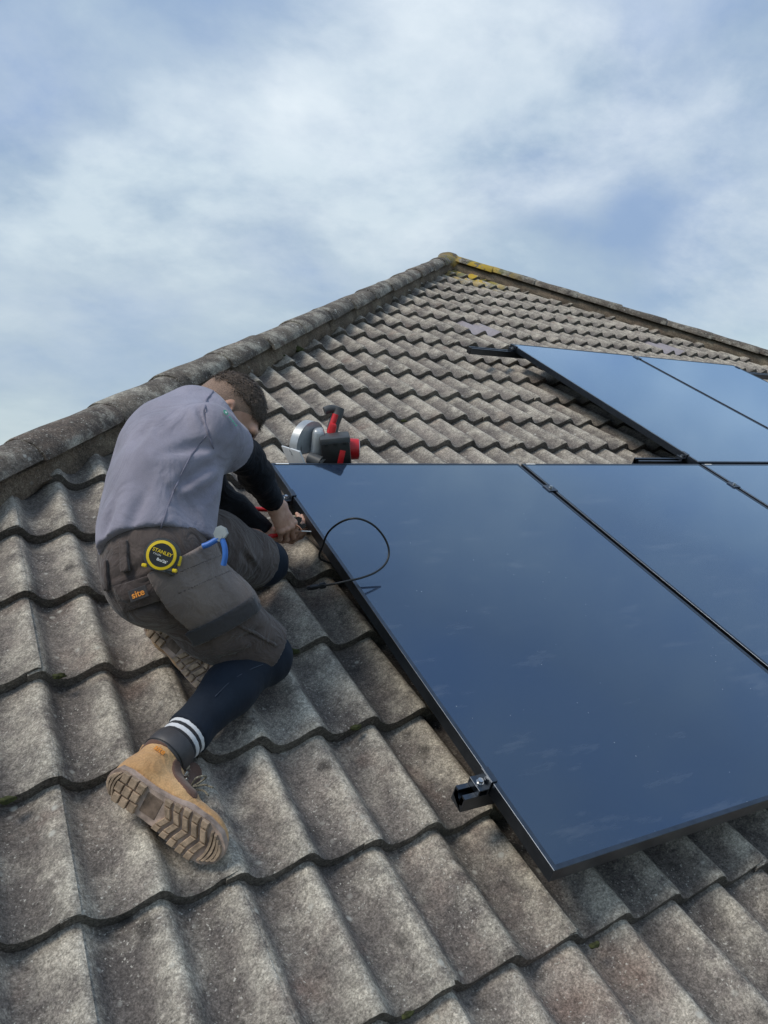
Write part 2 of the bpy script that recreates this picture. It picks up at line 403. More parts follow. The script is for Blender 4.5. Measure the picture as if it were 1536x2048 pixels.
# ------------------------------------------------------------------ roof
GAUGE, V0, U0, WB = 0.3267, -1.136, 0.059, -0.129
K0, K1 = -5, 18
APEX = np.array([3.66, 4.83, -.1])
HD_L = np.array([.695, .719, 0.0]); HD_L /= np.linalg.norm(HD_L)
HD_R = HD_L * [-1, 1, 1]
HE_L = np.array([HD_L[1], -HD_L[0], 0])         # in-plane, from the hip into the face
HE_R = HE_L * [-1, 1, 1]
GUP = np.array([0, SP, CP])
EAVES_V = V0 + GAUGE * K0
HIP_LEN = (APEX[1] - EAVES_V) / HD_L[1]
KEYS = [(0, 1.0), (.05, .985), (.11, .86), (.17, .58), (.23, .29), (.30, .10), (.38, .015), (.46, .02), (.56, .12), (.68, .34), (.80, .63), (.90, .86), (.96, .965), (1, 1.0)]
AMP, TH = 0.040, 0.033
def wave(x):
    t = (x / .15) % 1.0
    for (a, ha), (b_, hb) in zip(KEYS, KEYS[1:]):
        if a <= t <= b_: return ha + (hb - ha) * (t - a) / (b_ - a)
    return 1.0
def tile_mesh(seed, name='roof_tile'):
    """one double-roll interlocking tile: two rolls, butt edge at v=0, right edge lapping the neighbour"""
    r = random.Random(seed)
    xs = [-.022, -.004, .004, .012, .020]
    for p in (0, .15):
        for t in (.20, .27, .36, .46, .56, .68, .80, .89, .95, 1.0): xs.append(p + t * .15)
        if p == 0: xs += [.156, .163, .170]
    xs += [.304, .309]
    xs = sorted(set(round(x, 4) for x in xs))
    vs_ = [0.0, .006, .11, .22, .33, .41]
    bm = bmesh.new(); hl = bm.verts.layers.float.new('hgt')
    drop = -0.035 / GAUGE
    grid = []; ph = r.uniform(0, 50)
    for j, v in enumerate(vs_):
        row = []
        for x in xs:
            h = wave(min(x, .2999)) if x < .3 else 1.0 - (x - .3) * 6
            low = .0045 * max(0.0, 1 - max(0.0, x) / .022) if x < .022 else 0.0
            z = (h - 1) * AMP - low + v * drop
            nz = mnoise.noise(Vector((x * 16 + ph, v * 9, seed)))
            z += .0013 * nz
            vv = v
            if j == 0:
                chip = mnoise.noise(Vector((x * 70 + ph, 3.3, seed))); vv += .0030 * chip + .0025 * mnoise.noise(Vector((x * 17 + ph, 7.7, seed)))
                z -= .0045 + .0018 * chip
            elif j == 1: vv += .0012 * mnoise.noise(Vector((x * 60 + ph, 9.1, seed)))
            q = bm.verts.new((x, vv, z)); q[hl] = h; row.append(q)
        grid.append(row)
    for a, b_ in zip(grid, grid[1:]):
        for i in range(len(xs) - 1): bm.faces.new((a[i], a[i + 1], b_[i + 1], b_[i]))
    # butt face in two bands with a ragged lower lip
    mid, bot = [], []
    for i, x in enumerate(xs):
        c = grid[0][i].co; rg = mnoise.noise(Vector((x * 80 + ph, 1.1, seed + 9)))
        a = bm.verts.new((c.x, c.y + .0015 + .0015 * rg, c.z - TH * .55)); a[hl] = 0.2
        b_ = bm.verts.new((c.x, c.y + .004 + .003 * rg, c.z - TH - .0015 * rg)); b_[hl] = 0.1
        mid.append(a); bot.append(b_)
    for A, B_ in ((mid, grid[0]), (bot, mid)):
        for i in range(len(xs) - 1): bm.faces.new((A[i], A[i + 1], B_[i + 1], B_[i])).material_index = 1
    # underside at the tail and the side edges
    back = []
    for i, x in enumerate(xs):
        q = bm.verts.new((x, .10, bot[i].co.z + .10 * drop)); q[hl] = 0.0; back.append(q)
    for i in range(len(xs) - 1): bm.faces.new((back[i], back[i + 1], bot[i + 1], bot[i]))
    for side in (0, -1):
        prev = None
        for row in grid:
            t = row[side]; q = bm.verts.new((t.co.x, t.co.y, t.co.z - .012)); q[hl] = .2
            if prev: bm.faces.new((prev[0], t, q, prev[1]) if side == -1 else (t, prev[0], prev[1], q))
            prev = (t, q)
    for f in bm.faces: f.smooth = True
    me = from_bm(bm, name, math.radians(42))
    return me
VAR = [tile_mesh(s) for s in range(8)]
PANEL_W, PANEL_H, GAP = 1.134, 1.722, .02
PANELS = [(i * (PANEL_W + GAP), -PANEL_H) for i in range(4)] + [(i * (PANEL_W + GAP), GAP) for i in (2, 3)]
def to_px(p):
    q = CR @ (np.array(p) - CC)
    return (768 + FPX * q[0] / q[2], 1024 + FPX * q[1] / q[2], q[2])
def hidden(p):
    d = CC - p; t = -p[2] / d[2]; q = p + d * t
    return any(u + .02 < q[0] < u + PANEL_W + .02 and v < q[1] < v + PANEL_H for u, v in PANELS)
house = root('house', (3.66, EAVES_V, -.2), 'hipped house roof of weathered grey-brown concrete tiles under the solar panels', 'house')
H_INV = house.matrix_world.inverted()
HB = np.array([3.66, EAVES_V, -.2])
def hp(p): return Vector(np.array(p) - HB)
# deck under the tiles (all three visible-side slopes), then the walls
def reflect(p, hd):
    n = np.cross(hd, GUP); n /= np.linalg.norm(n)
    p = np.array(p); return p - 2 * ((p - APEX) @ n) * n
wd = -.215
A_ = np.array([3.66, 4.83, wd]); EL = APEX - HD_L * HIP_LEN; ER = APEX - HD_R * HIP_LEN
EL[2] = ER[2] = wd
bm = bmesh.new()
dv = np.array([0, 0, -.03])
def tri(a, b_, c):
    top = [bm.verts.new(hp(x)) for x in (a, b_, c)]; lo = [bm.verts.new(hp(np.array(x) + dv)) for x in (a, b_, c)]
    bm.faces.new(top); bm.faces.new(lo[::-1])
    for i in range(3): bm.faces.new((top[i], lo[i], lo[(i + 1) % 3], top[(i + 1) % 3]))
tri(EL, ER, A_)
FL, FR = reflect(ER, HD_L), reflect(EL, HD_R)
tri(FL, EL, A_); tri(ER, FR, A_)
roof = link('roof', from_bm(bm, 'roof'), M_FELT, house)
prop(roof, 'weathered hipped tile slope')
# tiles
placed = []
for k in range(K0, K1):
    v = V0 + GAUGE * k
    for j in range(-24, 48):
        u = U0 + .3 * j
        cs = [np.array([u + du, v + dv_, -.14]) for du in (0, .3) for dv_ in (0, .33)]
        offs = [min((c - APEX) @ HE_L, (c - APEX) @ HE_R) for c in cs]
        if max(offs) < .05: continue
        cut = min(offs) < .035
        c = np.array([u + .15, v + .15, -.14]); px = to_px(c)
        inf = any(-30 < to_px(q)[0] < 1566 and 0 < to_px(q)[1] < 2110 and to_px(q)[2] > .2 for q in cs)
        vis = inf and not all(hidden(q) for q in cs + [c])
        placed.append([k, j, u, v, cut, vis, px[2]])
vis_sorted = sorted([t for t in placed if t[5]], key=lambda t: t[6])
single = set((t[0], t[1]) for t in vis_sorted[:290])
SPECIAL = {(11, 8): M_NEWTILE, (11, 15): M_NEWTILE}
single |= set(SPECIAL)
pass #print('lilac tiles', [((B(a, b_, -.13)[0] - U0) / .3, (B(a, b_, -.13)[1] - V0) / GAUGE) for a, b_ in ((935, 645), (985, 660), (1325, 685), (1365, 697))])
NEWT = {}
def cut_tile(me, u, v, w, rot):
    bm = bmesh.new(); bm.from_mesh(me)
    bm.transform(Matrix.Translation((u, v, w)) @ rot)
    for e_ in (HE_L, HE_R):
        pc = APEX + e_ * .035
        bmesh.ops.bisect_plane(bm, geom=bm.verts[:] + bm.edges[:] + bm.faces[:], dist=1e-5, plane_co=Vector(pc), plane_no=Vector(-e_), clear_outer=True)
    bm.transform((Matrix.Translation((u, v, w)) @ rot).inverted())
    if len(bm.faces) == 0: bm.free(); return None
    return from_bm(bm, 'roof_tile_cut')
rest = bmesh.new(); rest_hl = rest.verts.layers.float.new('hgt')
side_l = bmesh.new(); side_r = bmesh.new()
for b_ in (side_l, side_r): b_.verts.layers.float.new('hgt')
def absorb(dst, me, fn):
    hl = dst.verts.layers.float['hgt']
    at = me.attributes['hgt'].data
    vs = []
    for q in me.vertices:
        n = dst.verts.new(fn(q.co)); n[hl] = at[q.index].value; vs.append(n)
    for p in me.polygons:
        try: f = dst.faces.new([vs[i] for i in p.vertices]); f.smooth = True; f.material_index = p.material_index
        except ValueError: pass
n_single = 0
for k, j, u, v, cut, vis, dep in placed:
    me = VAR[rng.randrange(8)]
    dw = rng.uniform(-.0025, .0025); du = rng.uniform(-.0025, .0025); dvv = rng.uniform(-.005, .005)
    rot = Matrix.Rotation(math.radians(rng.uniform(-.35, .35)), 4, 'Z') @ Matrix.Rotation(math.radians(rng.uniform(-.25, .25)), 4, 'Y')
    w = WB + dw
    fm = Matrix.Translation((u + du, v + dvv, w)) @ rot
    if cut:
        me = cut_tile(me, u + du, v + dvv, w, rot)
        if me is None: continue
    if (k, j) in single:
        o = bpy.data.objects.new('roof_tile', me); COL.objects.link(o)
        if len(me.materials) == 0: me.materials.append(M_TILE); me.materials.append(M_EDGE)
        o.parent = roof; o.matrix_local = Matrix.Translation(-Vector(HB)) @ fm
        if (k, j) in SPECIAL:
            o.data = me.copy(); o.data.materials[0] = SPECIAL[(k, j)]; o['label'] = 'smooth lilac-grey replacement tile'
        n_single += 1
    else:
        absorb(rest, me, lambda c: hp(np.array(fm @ c)))
    if u < 3.6:
        absorb(side_l, me, lambda c: hp(reflect(np.array(fm @ c), HD_L)))
    else:
        absorb(side_r, me, lambda c: hp(reflect(np.array(fm @ c), HD_R)))
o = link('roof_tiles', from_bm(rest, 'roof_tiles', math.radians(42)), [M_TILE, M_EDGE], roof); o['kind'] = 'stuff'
for b_ in (side_l, side_r):
    bmesh.ops.reverse_faces(b_, faces=b_.faces[:])
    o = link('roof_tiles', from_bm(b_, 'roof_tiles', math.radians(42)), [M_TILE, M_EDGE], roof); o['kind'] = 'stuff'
print('single tiles', n_single, 'of', len(placed), 'visible', len(vis_sorted))
# hip caps with mortar beds
def cap_mesh(seed, ln=.47, r0=.089, r1=.104):
    bm = bmesh.new(); n = 18; rows = []
    for y, s in ((0, 1), (.01, 1), (ln * .33, 1), (ln * .66, 1), (ln - .01, 1), (ln, 1)):
        f = y / ln; r = r1 + (r0 - r1) * f
        ring = []
        for i in range(n + 1):
            a = math.pi * (i / n) ; ca, sa = math.cos(a), math.sin(a)
            nz = mnoise.noise(Vector((ca * 2 + seed * 3.1, y * 8, sa * 2)))
            rr = r + .005 * nz + .0025 * mnoise.noise(Vector((ca * 6, y * 25, seed + sa * 6))) - (.004 if y in (0, ln) else 0)
            yy = y + (.005 * mnoise.noise(Vector((i * .9, seed, 5.0))) if y in (0, ln) else 0)
            ring.append(bm.verts.new((rr * 1.0 * ca, yy, rr * .76 * sa)))
        rows.append(ring)
    for a, b_ in zip(rows, rows[1:]):
        for i in range(n): bm.faces.new((a[i], b_[i], b_[i + 1], a[i + 1]))
    inn = [[bm.verts.new((q.co.x * .86, q.co.y, q.co.z * .84 if i not in (0, n) else 0)) for i, q in enumerate(ring)] for ring in (rows[0], rows[-1])]
    for ring, ii, fl in ((rows[0], inn[0], 1), (rows[-1], inn[1], 0)):
        for i in range(n):
            q = (ring[i], ring[i + 1], ii[i + 1], ii[i]); bm.faces.new(q if fl else q[::-1])
    for side in (0, n):
        lo = [bm.verts.new((r_[side].co.x * .86, r_[side].co.y, 0)) for r_ in rows]
        for a in range(len(rows) - 1):
            q = (rows[a][side], rows[a + 1][side], lo[a + 1], lo[a]); bm.faces.new(q if side else q[::-1])
    bmesh.ops.recalc_face_normals(bm, faces=bm.faces[:])
    return from_bm(bm, 'hip_tile', math.radians(40))
CAPS = [cap_mesh(s) for s in range(5)]
def hip(hd, he, offs, n):
    up = GUP - hd * (GUP @ hd); up /= np.linalg.norm(up)
    y = Vector(-hd)                      # caps run down from the apex, each lower one lapped by the upper
    for i in range(n):
        s = offs + .455 * i
        p = APEX - hd * (s + .47) + up * (-.006 + rng.uniform(-.003, .003)) + he * rng.uniform(-.006, .006)
        yv = Vector(hd) + Vector(up) * rng.uniform(.008, .02) + Vector(he) * rng.uniform(-.012, .012)
        fm = frame(Vector(p), yv.cross(Vector(up)), yv)
        o = link('hip_tile', CAPS[rng.randrange(5)], M_HIP, roof)
        o.matrix_local = Matrix.Translation(-Vector(HB)) @ fm
    # ragged mortar bed showing between cap edge and tiles
    bm = bmesh.new(); prev = None
    for i in range(int(HIP_LEN / .02)):
        s = .02 * i; c = APEX - hd * s
        nz = [mnoise.noise(Vector((s * 9 + a * 7, a * 3.0, hd[0] * 5))) for a in range(4)]
        big = mnoise.noise(Vector((s * 3.1, 8.8, hd[0]))) * .5 + .5
        prof = [(-.02, .03), (.066 + .006 * nz[0], .000), (.078 + .010 * nz[1] + .010 * big, -.026 + .006 * nz[2]), (.086 + .014 * nz[2] + .018 * big, -.05), (.088 + .02 * nz[3] + .012 * big, -.085), (.03, -.1)]
        ring = [bm.verts.new(hp(c + he * a + np.array([0, 0, b_]))) for a, b_ in prof]
        if prev:
            for q in range(len(prof) - 1): bm.faces.new((prev[q], prev[q + 1], ring[q + 1], ring[q]))
        prev = ring
    bmesh.ops.recalc_face_normals(bm, faces=bm.faces[:])
    link('mortar_bed', from_bm(bm, 'mortar_bed', math.radians(50)), M_MORTAR, roof)
hip(HD_L, HE_L, .03, 23)
hip(HD_R, HE_R, .03, 23)
bm = bmesh.new()                                     # knob of mortar over the apex
bmesh.ops.create_icosphere(bm, subdivisions=3, radius=.125)
for q in bm.verts:
    q.co = Vector((q.co.x, q.co.y, q.co.z * .72)) * (1 + .10 * mnoise.noise(q.co * 14))
link('apex_mortar', from_bm(bm, 'apex_mortar', 1.0), M_HIP, roof, Matrix.Translation(hp(APEX + np.array([0, -.02, .0]))))
# moss in the laps
def moss(px, py, r, w=-.15):
    bm = bmesh.new(); bmesh.ops.create_icosphere(bm, subdivisions=3, radius=r)
    for q in bm.verts:
        k = 1 + .45 * mnoise.noise(q.co * (1.3 / r) + Vector((px, py, 0))) + .25 * mnoise.noise(q.co * (4 / r))
        q.co = Vector((q.co.x * 1.5, q.co.y * .7, q.co.z * .6)) * k
    link('moss_clump', from_bm(bm, 'moss', 1.2), M_MOSS, roof, Matrix.Translation(hp(B(px, py, w))))
for a in ((585, 1303, .014), (635, 1448, .011), (712, 1455, .010), (118, 1352, .010), (12, 1600, .012), (1190, 1890, .009), (815, 2030, .008),
          (592, 698, .03), (808, 842, .012), (560, 712, .022), (935, 528, .04), (915, 516, .025)):
    if a[2] > 0: moss(*a)
# walls and ground
bm = bmesh.new()
cx0, cx1 = EL[0] + .4, ER[0] - .4
ez = (M_ROOF @ Vector(EL)).z; ey = (M_ROOF @ Vector(EL)).y
box(bm, ((cx0 + cx1) / 2, ey + .4 + 6, ez / 2 - .15), (cx1 - cx0, 12, ez - .1))
wl = link('wall', from_bm(bm, 'wall'), M_BRICK, house); wl.matrix_parent_inverse = H_INV
bm = bmesh.new()
box(bm, ((cx0 + cx1) / 2, ey - .02, ez - .06), (cx1 - cx0 + 1.0, .03, .2))
fa = link('fascia', from_bm(bm, 'fascia'), M_WHITE, house); fa.matrix_parent_inverse = H_INV
bm = bmesh.new()
bmesh.ops.create_grid(bm, x_segments=8, y_segments=8, size=2500)
g = link('ground', from_bm(bm, 'ground'), M_GROUND); prop(g, kind='structure')
# ------------------------------------------------------------------ solar panels, rails, clamps
FH = .035
def panel_meshes():
    bm = bmesh.new(); a, b_, l = PANEL_W, PANEL_H, .011
    def ring(x0, y0, x1, y1, z): return [bm.verts.new(q) for q in ((x0, y0, z), (x1, y0, z), (x1, y1, z), (x0, y1, z))]
    r = [ring(.0, 0, a, b_, -FH), ring(0, 0, a, b_, -.0008), ring(.0008, .0008, a - .0008, b_ - .0008, 0), ring(l, l, a - l, b_ - l, 0), ring(l, l, a - l, b_ - l, -.0022),
         ring(.03, .03, a - .03, b_ - .03, -FH), ]
    for p, q in ((0, 1), (1, 2), (2, 3), (3, 4)):
        for i in range(4): bm.faces.new((r[p][i], r[p][(i + 1) % 4], r[q][(i + 1) % 4], r[q][i]))
    for i in range(4): bm.faces.new((r[0][(i + 1) % 4], r[0][i], r[5][i], r[5][(i + 1) % 4]))
    fr = from_bm(bm, 'panel_frame')
    bm = bmesh.new(); bm.faces.new([bm.verts.new(q) for q in ((l - .001, l - .001, -.0015), (a - l + .001, l - .001, -.0015), (a - l + .001, b_ - l + .001, -.0015), (l - .001, b_ - l + .001, -.0015))])
    gl = from_bm(bm, 'panel_glass')
    bm = bmesh.new(); bm.faces.new([bm.verts.new(q) for q in ((l, b_ - l, -.006), (a - l, b_ - l, -.006), (a - l, l, -.006), (l, l, -.006))])
    return fr, gl, from_bm(bm, 'panel_back')
PF, PG, PB = panel_meshes()
bm = bmesh.new(); box(bm, (.045, PANEL_H - .006, .0006), (.05, .006, .0008)); PL = from_bm(bm, 'serial_strip')
names = ['black solar panel beside the kneeling worker, nearest in the lower row', 'second black solar panel from the worker in the lower row',
         'third black solar panel in the lower row, right under the upper row', 'last black solar panel of the lower row, at its far right end',
         'upper-row black solar panel nearest the bare tiles', 'upper-row black solar panel at the far right']
for (u, v), nm in zip(PANELS, names):
    p = root('solar_panel', (u, v, 0), nm, 'solar panel', 'black solar panels on the roof')
    link('frame', PF, M_FRAME, p); link('glass', PG, M_GLASS, p); link('backsheet', PB, M_BLACKPL, p)
    link('serial_strip', PL, M_WHITE, p)
RH = .040
def rail_mesh(ln):
    """open channel extrusion along x: two lips over a slot"""
    bm = bmesh.new(); w2 = .02; t = .0028; h = RH
    prof = [(-w2, 0), (w2, 0), (w2, h), (w2 - .012, h), (w2 - .012, h - .005), (w2 - t, h - .005), (w2 - t, h * .42), (.006, h * .30), (-.006, h * .30), (-w2 + t, h * .42), (-w2 + t, h - .005), (-w2 + .012, h - .005), (-w2 + .012, h), (-w2, h)]
    prof = [(y, z - h) for y, z in prof]
    n = len(prof)
    A = [bm.verts.new((0, y, z)) for y, z in prof]; Bv = [bm.verts.new((ln, y, z)) for y, z in prof]
    for i in range(n): bm.faces.new((A[i], A[(i + 1) % n], Bv[(i + 1) % n], Bv[i]))
    f1 = bm.faces.new(A[::-1]); f2 = bm.faces.new(Bv)
    bmesh.ops.triangulate(bm, faces=[f1, f2]); bmesh.ops.recalc_face_normals(bm, faces=bm.faces[:])
    return from_bm(bm, 'rail')
def bolt_mesh():
    bm = bmesh.new()
    cyl(bm, (0, 0, 0), (0, 0, .0016), .0085, n=24)
    cyl(bm, (0, 0, .0016), (0, 0, .0085), .0065, .0062, n=24, caps=True)
    cyl(bm, (0, 0, .0086), (0, 0, .0087), .0032, n=6)
    return from_bm(bm, 'bolt', .6)
BOLT = bolt_mesh()
def clamp_end(parent, base, x, y, side=-1):
    """Z-shaped end clamp gripping the frame edge, bolt beside it"""
    bm = bmesh.new()
    box(bm, (side * .003, 0, -.017), (.004, .042, .04), bev=.0006)
    box(bm, (-side * .004, 0, .0026), (.016, .042, .0035), bev=.0006)
    box(bm, (side * .017, 0, -.019), (.026, .042, .004), bev=.0006)
    box(bm, (side * .028, 0, -.027), (.004, .042, .016), bev=.0006)
    o = link('end_clamp', from_bm(bm, 'end_clamp'), M_FRAME, parent, Matrix.Translation(Vector((x, y, 0)) - Vector(base)))
    b1 = link('bolt', BOLT, M_STEEL, o, Matrix.Translation((side * .016, 0, -.0165)))
    return o
MIDC = None
def clamp_mid(parent, base, x, y):
    bm = bmesh.new(); box(bm, (0, 0, .0026), (.044, .05, .0036), bev=.0008); box(bm, (0, 0, -.02), (.012, .03, .04))
    o = link('mid_clamp', from_bm(bm, 'mid_clamp'), M_FRAME, parent, Matrix.Translation(Vector((x, y, 0)) - Vector(base)))
    link('bolt', BOLT, M_STEEL, o, Matrix.Translation((0, 0, .0045)))
def rail(v, x0, x1, label, clamps, cap=False, edge=0.0, right=None, hooks=()):
    base = (x0, v, -FH)
    r_ = root('mounting_rail', base, label, 'mounting rail', 'black rails under the solar panels')
    link('rail', rail_mesh(x1 - x0), M_FRAME, r_)
    if edge is not None: clamp_end(r_, base, edge, v)
    if right is not None: clamp_end(r_, base, right, v, 1)
    for c in clamps: clamp_mid(r_, base, c, v)
    if cap:
        bm = bmesh.new(); box(bm, (-.0015, 0, -RH / 2), (.005, .043, .043), bev=.0015); link('end_cap', from_bm(bm, 'end_cap'), M_BLACKPL, r_)
    for hx in hooks:      # roof hook coming out between the tile courses
        bm = bmesh.new()
        box(bm, (hx - x0, -.028, -RH / 2 - .01), (.035, .006, .05)); box(bm, (hx - x0, .03, -RH - .014), (.035, .12, .006)); box(bm, (hx - x0, .09, -RH - .038), (.035, .006, .05)); box(bm, (hx - x0, .16, -RH - .062), (.035, .15, .006))
        link('roof_hook', from_bm(bm, 'roof_hook'), M_FRAME, r_)
    return r_
PW2 = PANEL_W + GAP
mids = [PW2 - GAP / 2, 2 * PW2 - GAP / 2, 3 * PW2 - GAP / 2]
LASTU = 4 * PW2 - GAP
rail(-1.478, -.062, LASTU + .05, 'black rail whose cut end sticks out at the near corner of the array', mids, hooks=(.3, 1.5, 2.7), right=LASTU)
rail(-.222, -.055, LASTU + .05, "black rail ending beside the worker's hands under the panel edge", mids, hooks=(.3, 1.5, 2.7), right=LASTU)
rail(.115, 1.98, LASTU + .28, 'black rail lying just above the top edge of the lower panels', [mids[2]], edge=2 * PW2, right=LASTU, hooks=(2.75, 3.9))
rail(1.690, 1.955, LASTU + .42, 'black rail sticking out left of the upper panels on bare tiles', [mids[2]], cap=True, edge=2 * PW2, right=LASTU, hooks=(2.75, 3.9))
# loose cable with connector, looping over the panel edge
pts = [(.16, -.60, -.055), (.06, -.575, -.06), tuple(B(641, 1118, -.045)), tuple(B(646, 1090, .015)), tuple(B(658, 1063, .075)), tuple(B(684, 1043, .125)), tuple(B(714, 1037, .15)), tuple(B(745, 1049, .135)), tuple(B(768, 1074, .10)),
       tuple(B(778, 1102, .065)), tuple(B(772, 1126, .042)), tuple(B(752, 1144, .026)), tuple(B(725, 1155, .017)), tuple(B(700, 1161, .010)), tuple(B(672, 1167, -.006)), tuple(B(650, 1171, -.022))]
cb = np.array(pts[0])
cable = root('loose_cable', cb, 'thin black cable looping up over the panel edge with a plug end', 'cable')
link('cable', tube_mesh([np.array(p) - cb for p in pts], .0032, 'cable', res=8), M_RUBBER, cable)
c1, c2 = B(652, 1170, -.021), B(614, 1177, -.045)
ax_ = Vector(c2 - c1); ln = ax_.length; ax_.normalize()
bm = bmesh.new(); fm = frame((0, 0, 0), ax_, z=(0, 0, 1))
for i in range(10):
    a = 2 * math.pi * i / 10; q = fm @ Vector((.011, .0062 * math.cos(a), .0062 * math.sin(a)))
cyl(bm, fm @ Vector((0, 0, 0)), fm @ Vector((.019, 0, 0)), .0062, .0075, n=14)
for i in range(8):
    a = 2 * math.pi * i / 8
    box(bm, (.010, .0070 * math.cos(a), .0070 * math.sin(a)), (.016, .003, .003), mat=fm)
cyl(bm, fm @ Vector((.019, 0, 0)), fm @ Vector((.024, 0, 0)), .0055, n=14)
box(bm, (.036, 0, 0), (.024, .013, .0125), mat=fm, bev=.002)
box(bm, (.046, 0, .004), (.016, .004, .004), mat=fm); box(bm, (.046, .005, -.001), (.016, .003, .004), mat=fm); box(bm, (.046, -.005, -.001), (.016, .003, .004), mat=fm)
cyl(bm, fm @ Vector((.046, 0, 0)), fm @ Vector((ln, 0, 0)), .0042, n=12)
link('plug', from_bm(bm, 'plug', .5), M_BLACKPL, cable, Matrix.Translation(Vector(c1 - cb)))
# ------------------------------------------------------------------ implicit-surface modelling for the figure
def smin(a, b_, k):
    if k <= 0: return np.minimum(a, b_)
    h = np.clip(.5 + .5 * (b_ - a) / k, 0, 1)
    return b_ * (1 - h) + a * h - k * h * (1 - h)
class Field:
    def __init__(s, lo, hi, h):
        s.lo = np.array(lo, float); s.h = h
        s.n = np.ceil((np.array(hi) - s.lo) / h).astype(int) + 1
        s.F = np.full(s.n, .3, np.float32)
        s.ax = [s.lo[i] + h * np.arange(s.n[i]) for i in range(3)]
    def region(s, lo, hi, m):
        i0 = np.maximum(np.floor((np.array(lo) - m - s.lo) / s.h).astype(int), 0)
        i1 = np.minimum(np.ceil((np.array(hi) + m - s.lo) / s.h).astype(int) + 1, s.n)
        if (i1 <= i0).any(): return None
        sl = tuple(slice(a, b_) for a, b_ in zip(i0, i1))
        g = np.meshgrid(*[s.ax[i][sl[i]] for i in range(3)], indexing='ij')
        return sl, np.stack(g, -1)
    def cone(s, a, b_, ra, rb, k=.02, op='add', flat=None):
        a, b_ = np.array(a, float), np.array(b_, float); R = max(ra, rb)
        rg = s.region(np.minimum(a, b_) - R, np.maximum(a, b_) + R, k + .03)
        if rg is None: return s
        sl, X = rg; d = b_ - a; q = X - a
        t = np.clip(q @ d / max(d @ d, 1e-12), 0, 1)
        v = q - t[..., None] * d
        if flat is not None:
            ax, f = np.array(flat[0], float), flat[1]; ax = ax / np.linalg.norm(ax)
            c = v @ ax; v = v + (c * (1 / f - 1))[..., None] * ax
        f = np.sqrt((v * v).sum(-1)) - (ra + (rb - ra) * t)
        return s._op(sl, f, k, op)
    def chain(s, pts, rs, k=.02, op='add', flat=None):
        for i in range(len(pts) - 1): s.cone(pts[i], pts[i + 1], rs[i], rs[i + 1], k, op, flat)
        return s
    def ell(s, c, r, axes=None, k=.02, op='add'):
        c = np.array(c, float); r = np.array(r, float); A = np.eye(3) if axes is None else np.array([np.array(x) / np.linalg.norm(x) for x in axes])
        m = r.max(); rg = s.region(c - m, c + m, k + .03)
        if rg is None: return s
        sl, X = rg; q = (X - c) @ A.T
        k0 = np.sqrt(((q / r) ** 2).sum(-1)); k1 = np.sqrt(((q / r ** 2) ** 2).sum(-1)) + 1e-9
        return s._op(sl, k0 * (k0 - 1) / k1, k, op)
    def _op(s, sl, f, k, op):
        G = s.F[sl]
        if op == 'add': s.F[sl] = smin(G, f, k)
        elif op == 'sub': s.F[sl] = -smin(-G, f, k)
        return s
    def grid(s): return np.stack(np.meshgrid(*s.ax, indexing='ij'), -1)
    def plane(s, p, n, k=0.0):
        """keep the side the normal points away from"""
        n = np.array(n, float) / np.linalg.norm(n)
        d = (s.grid() - np.array(p)) @ n
        s.F = (-smin(-s.F, -d, k)).astype(np.float32); return s
    def keep_box(s, fm, half):
        """keep only inside an oriented box (4x4 frame, half sizes)"""
        A = np.array(fm.inverted()); q = s.grid() @ A[:3, :3].T + A[:3, 3]
        d = (np.abs(q) - np.array(half)).max(-1)
        s.F = np.maximum(s.F, d).astype(np.float32); return s
    def offset(s, d): s.F = s.F - d; return s
    def warp(s, fn): s.F = (s.F + fn(s.grid())).astype(np.float32); return s
    def mesh(s, name, base=(0, 0, 0)):
        F = s.F; I = F < 0; n0, n1, n2 = F.shape
        cs = {}
        for dx in (0, 1):
            for dy in (0, 1):
                for dz in (0, 1): cs[dx, dy, dz] = (slice(dx, n0 - 1 + dx), slice(dy, n1 - 1 + dy), slice(dz, n2 - 1 + dz))
        cnt = sum(I[c].astype(np.int8) for c in cs.values())
        act = (cnt > 0) & (cnt < 8); ci = np.argwhere(act)
        vid = np.full(act.shape, -1, np.int64); vid[act] = np.arange(len(ci))
        acc = np.zeros((len(ci), 3)); num = np.zeros(len(ci))
        keys = list(cs)
        for a in keys:
            for b_ in keys:
                if sum(b_) - sum(a) == 1 and sum(abs(x - y) for x, y in zip(a, b_)) == 1:
                    fa = F[tuple((ci + a).T)]; fb = F[tuple((ci + b_).T)]
                    m = (fa < 0) != (fb < 0); t = np.where(m, fa / np.where(m, fa - fb, 1), 0)
                    p = np.array(a) + t[:, None] * (np.array(b_) - np.array(a))
                    acc += p * m[:, None]; num += m
        V = s.lo + s.h * (ci + acc / num[:, None]) - np.array(base)
        quads = []
        for d in range(3):
            e, f = [(1, 2), (2, 0), (0, 1)][d]
            sl0 = [slice(None)] * 3; sl0[d] = slice(0, -1); sl1 = [slice(None)] * 3; sl1[d] = slice(1, None)
            A, C = I[tuple(sl0)], I[tuple(sl1)]
            m = A != C
            idx = np.argwhere(m); ok = (idx[:, e] > 0) & (idx[:, f] > 0) & (idx[:, e] < F.shape[e] - 1) & (idx[:, f] < F.shape[f] - 1)
            idx = idx[ok]
            def vv(de, df):
                q = idx.copy(); q[:, e] += de; q[:, f] += df; return vid[tuple(q.T)]
            q = np.stack([vv(-1, -1), vv(0, -1), vv(0, 0), vv(-1, 0)], 1)
            flip = ~A[tuple(idx.T)]
            q[flip] = q[flip][:, ::-1]
            quads.append(q)
        Q = np.concatenate(quads); Q = Q[(Q >= 0).all(1)]
        me = bpy.data.meshes.new(name); me.from_pydata(V.tolist(), [], Q.tolist()); me.validate(); smooth(me)
        return me
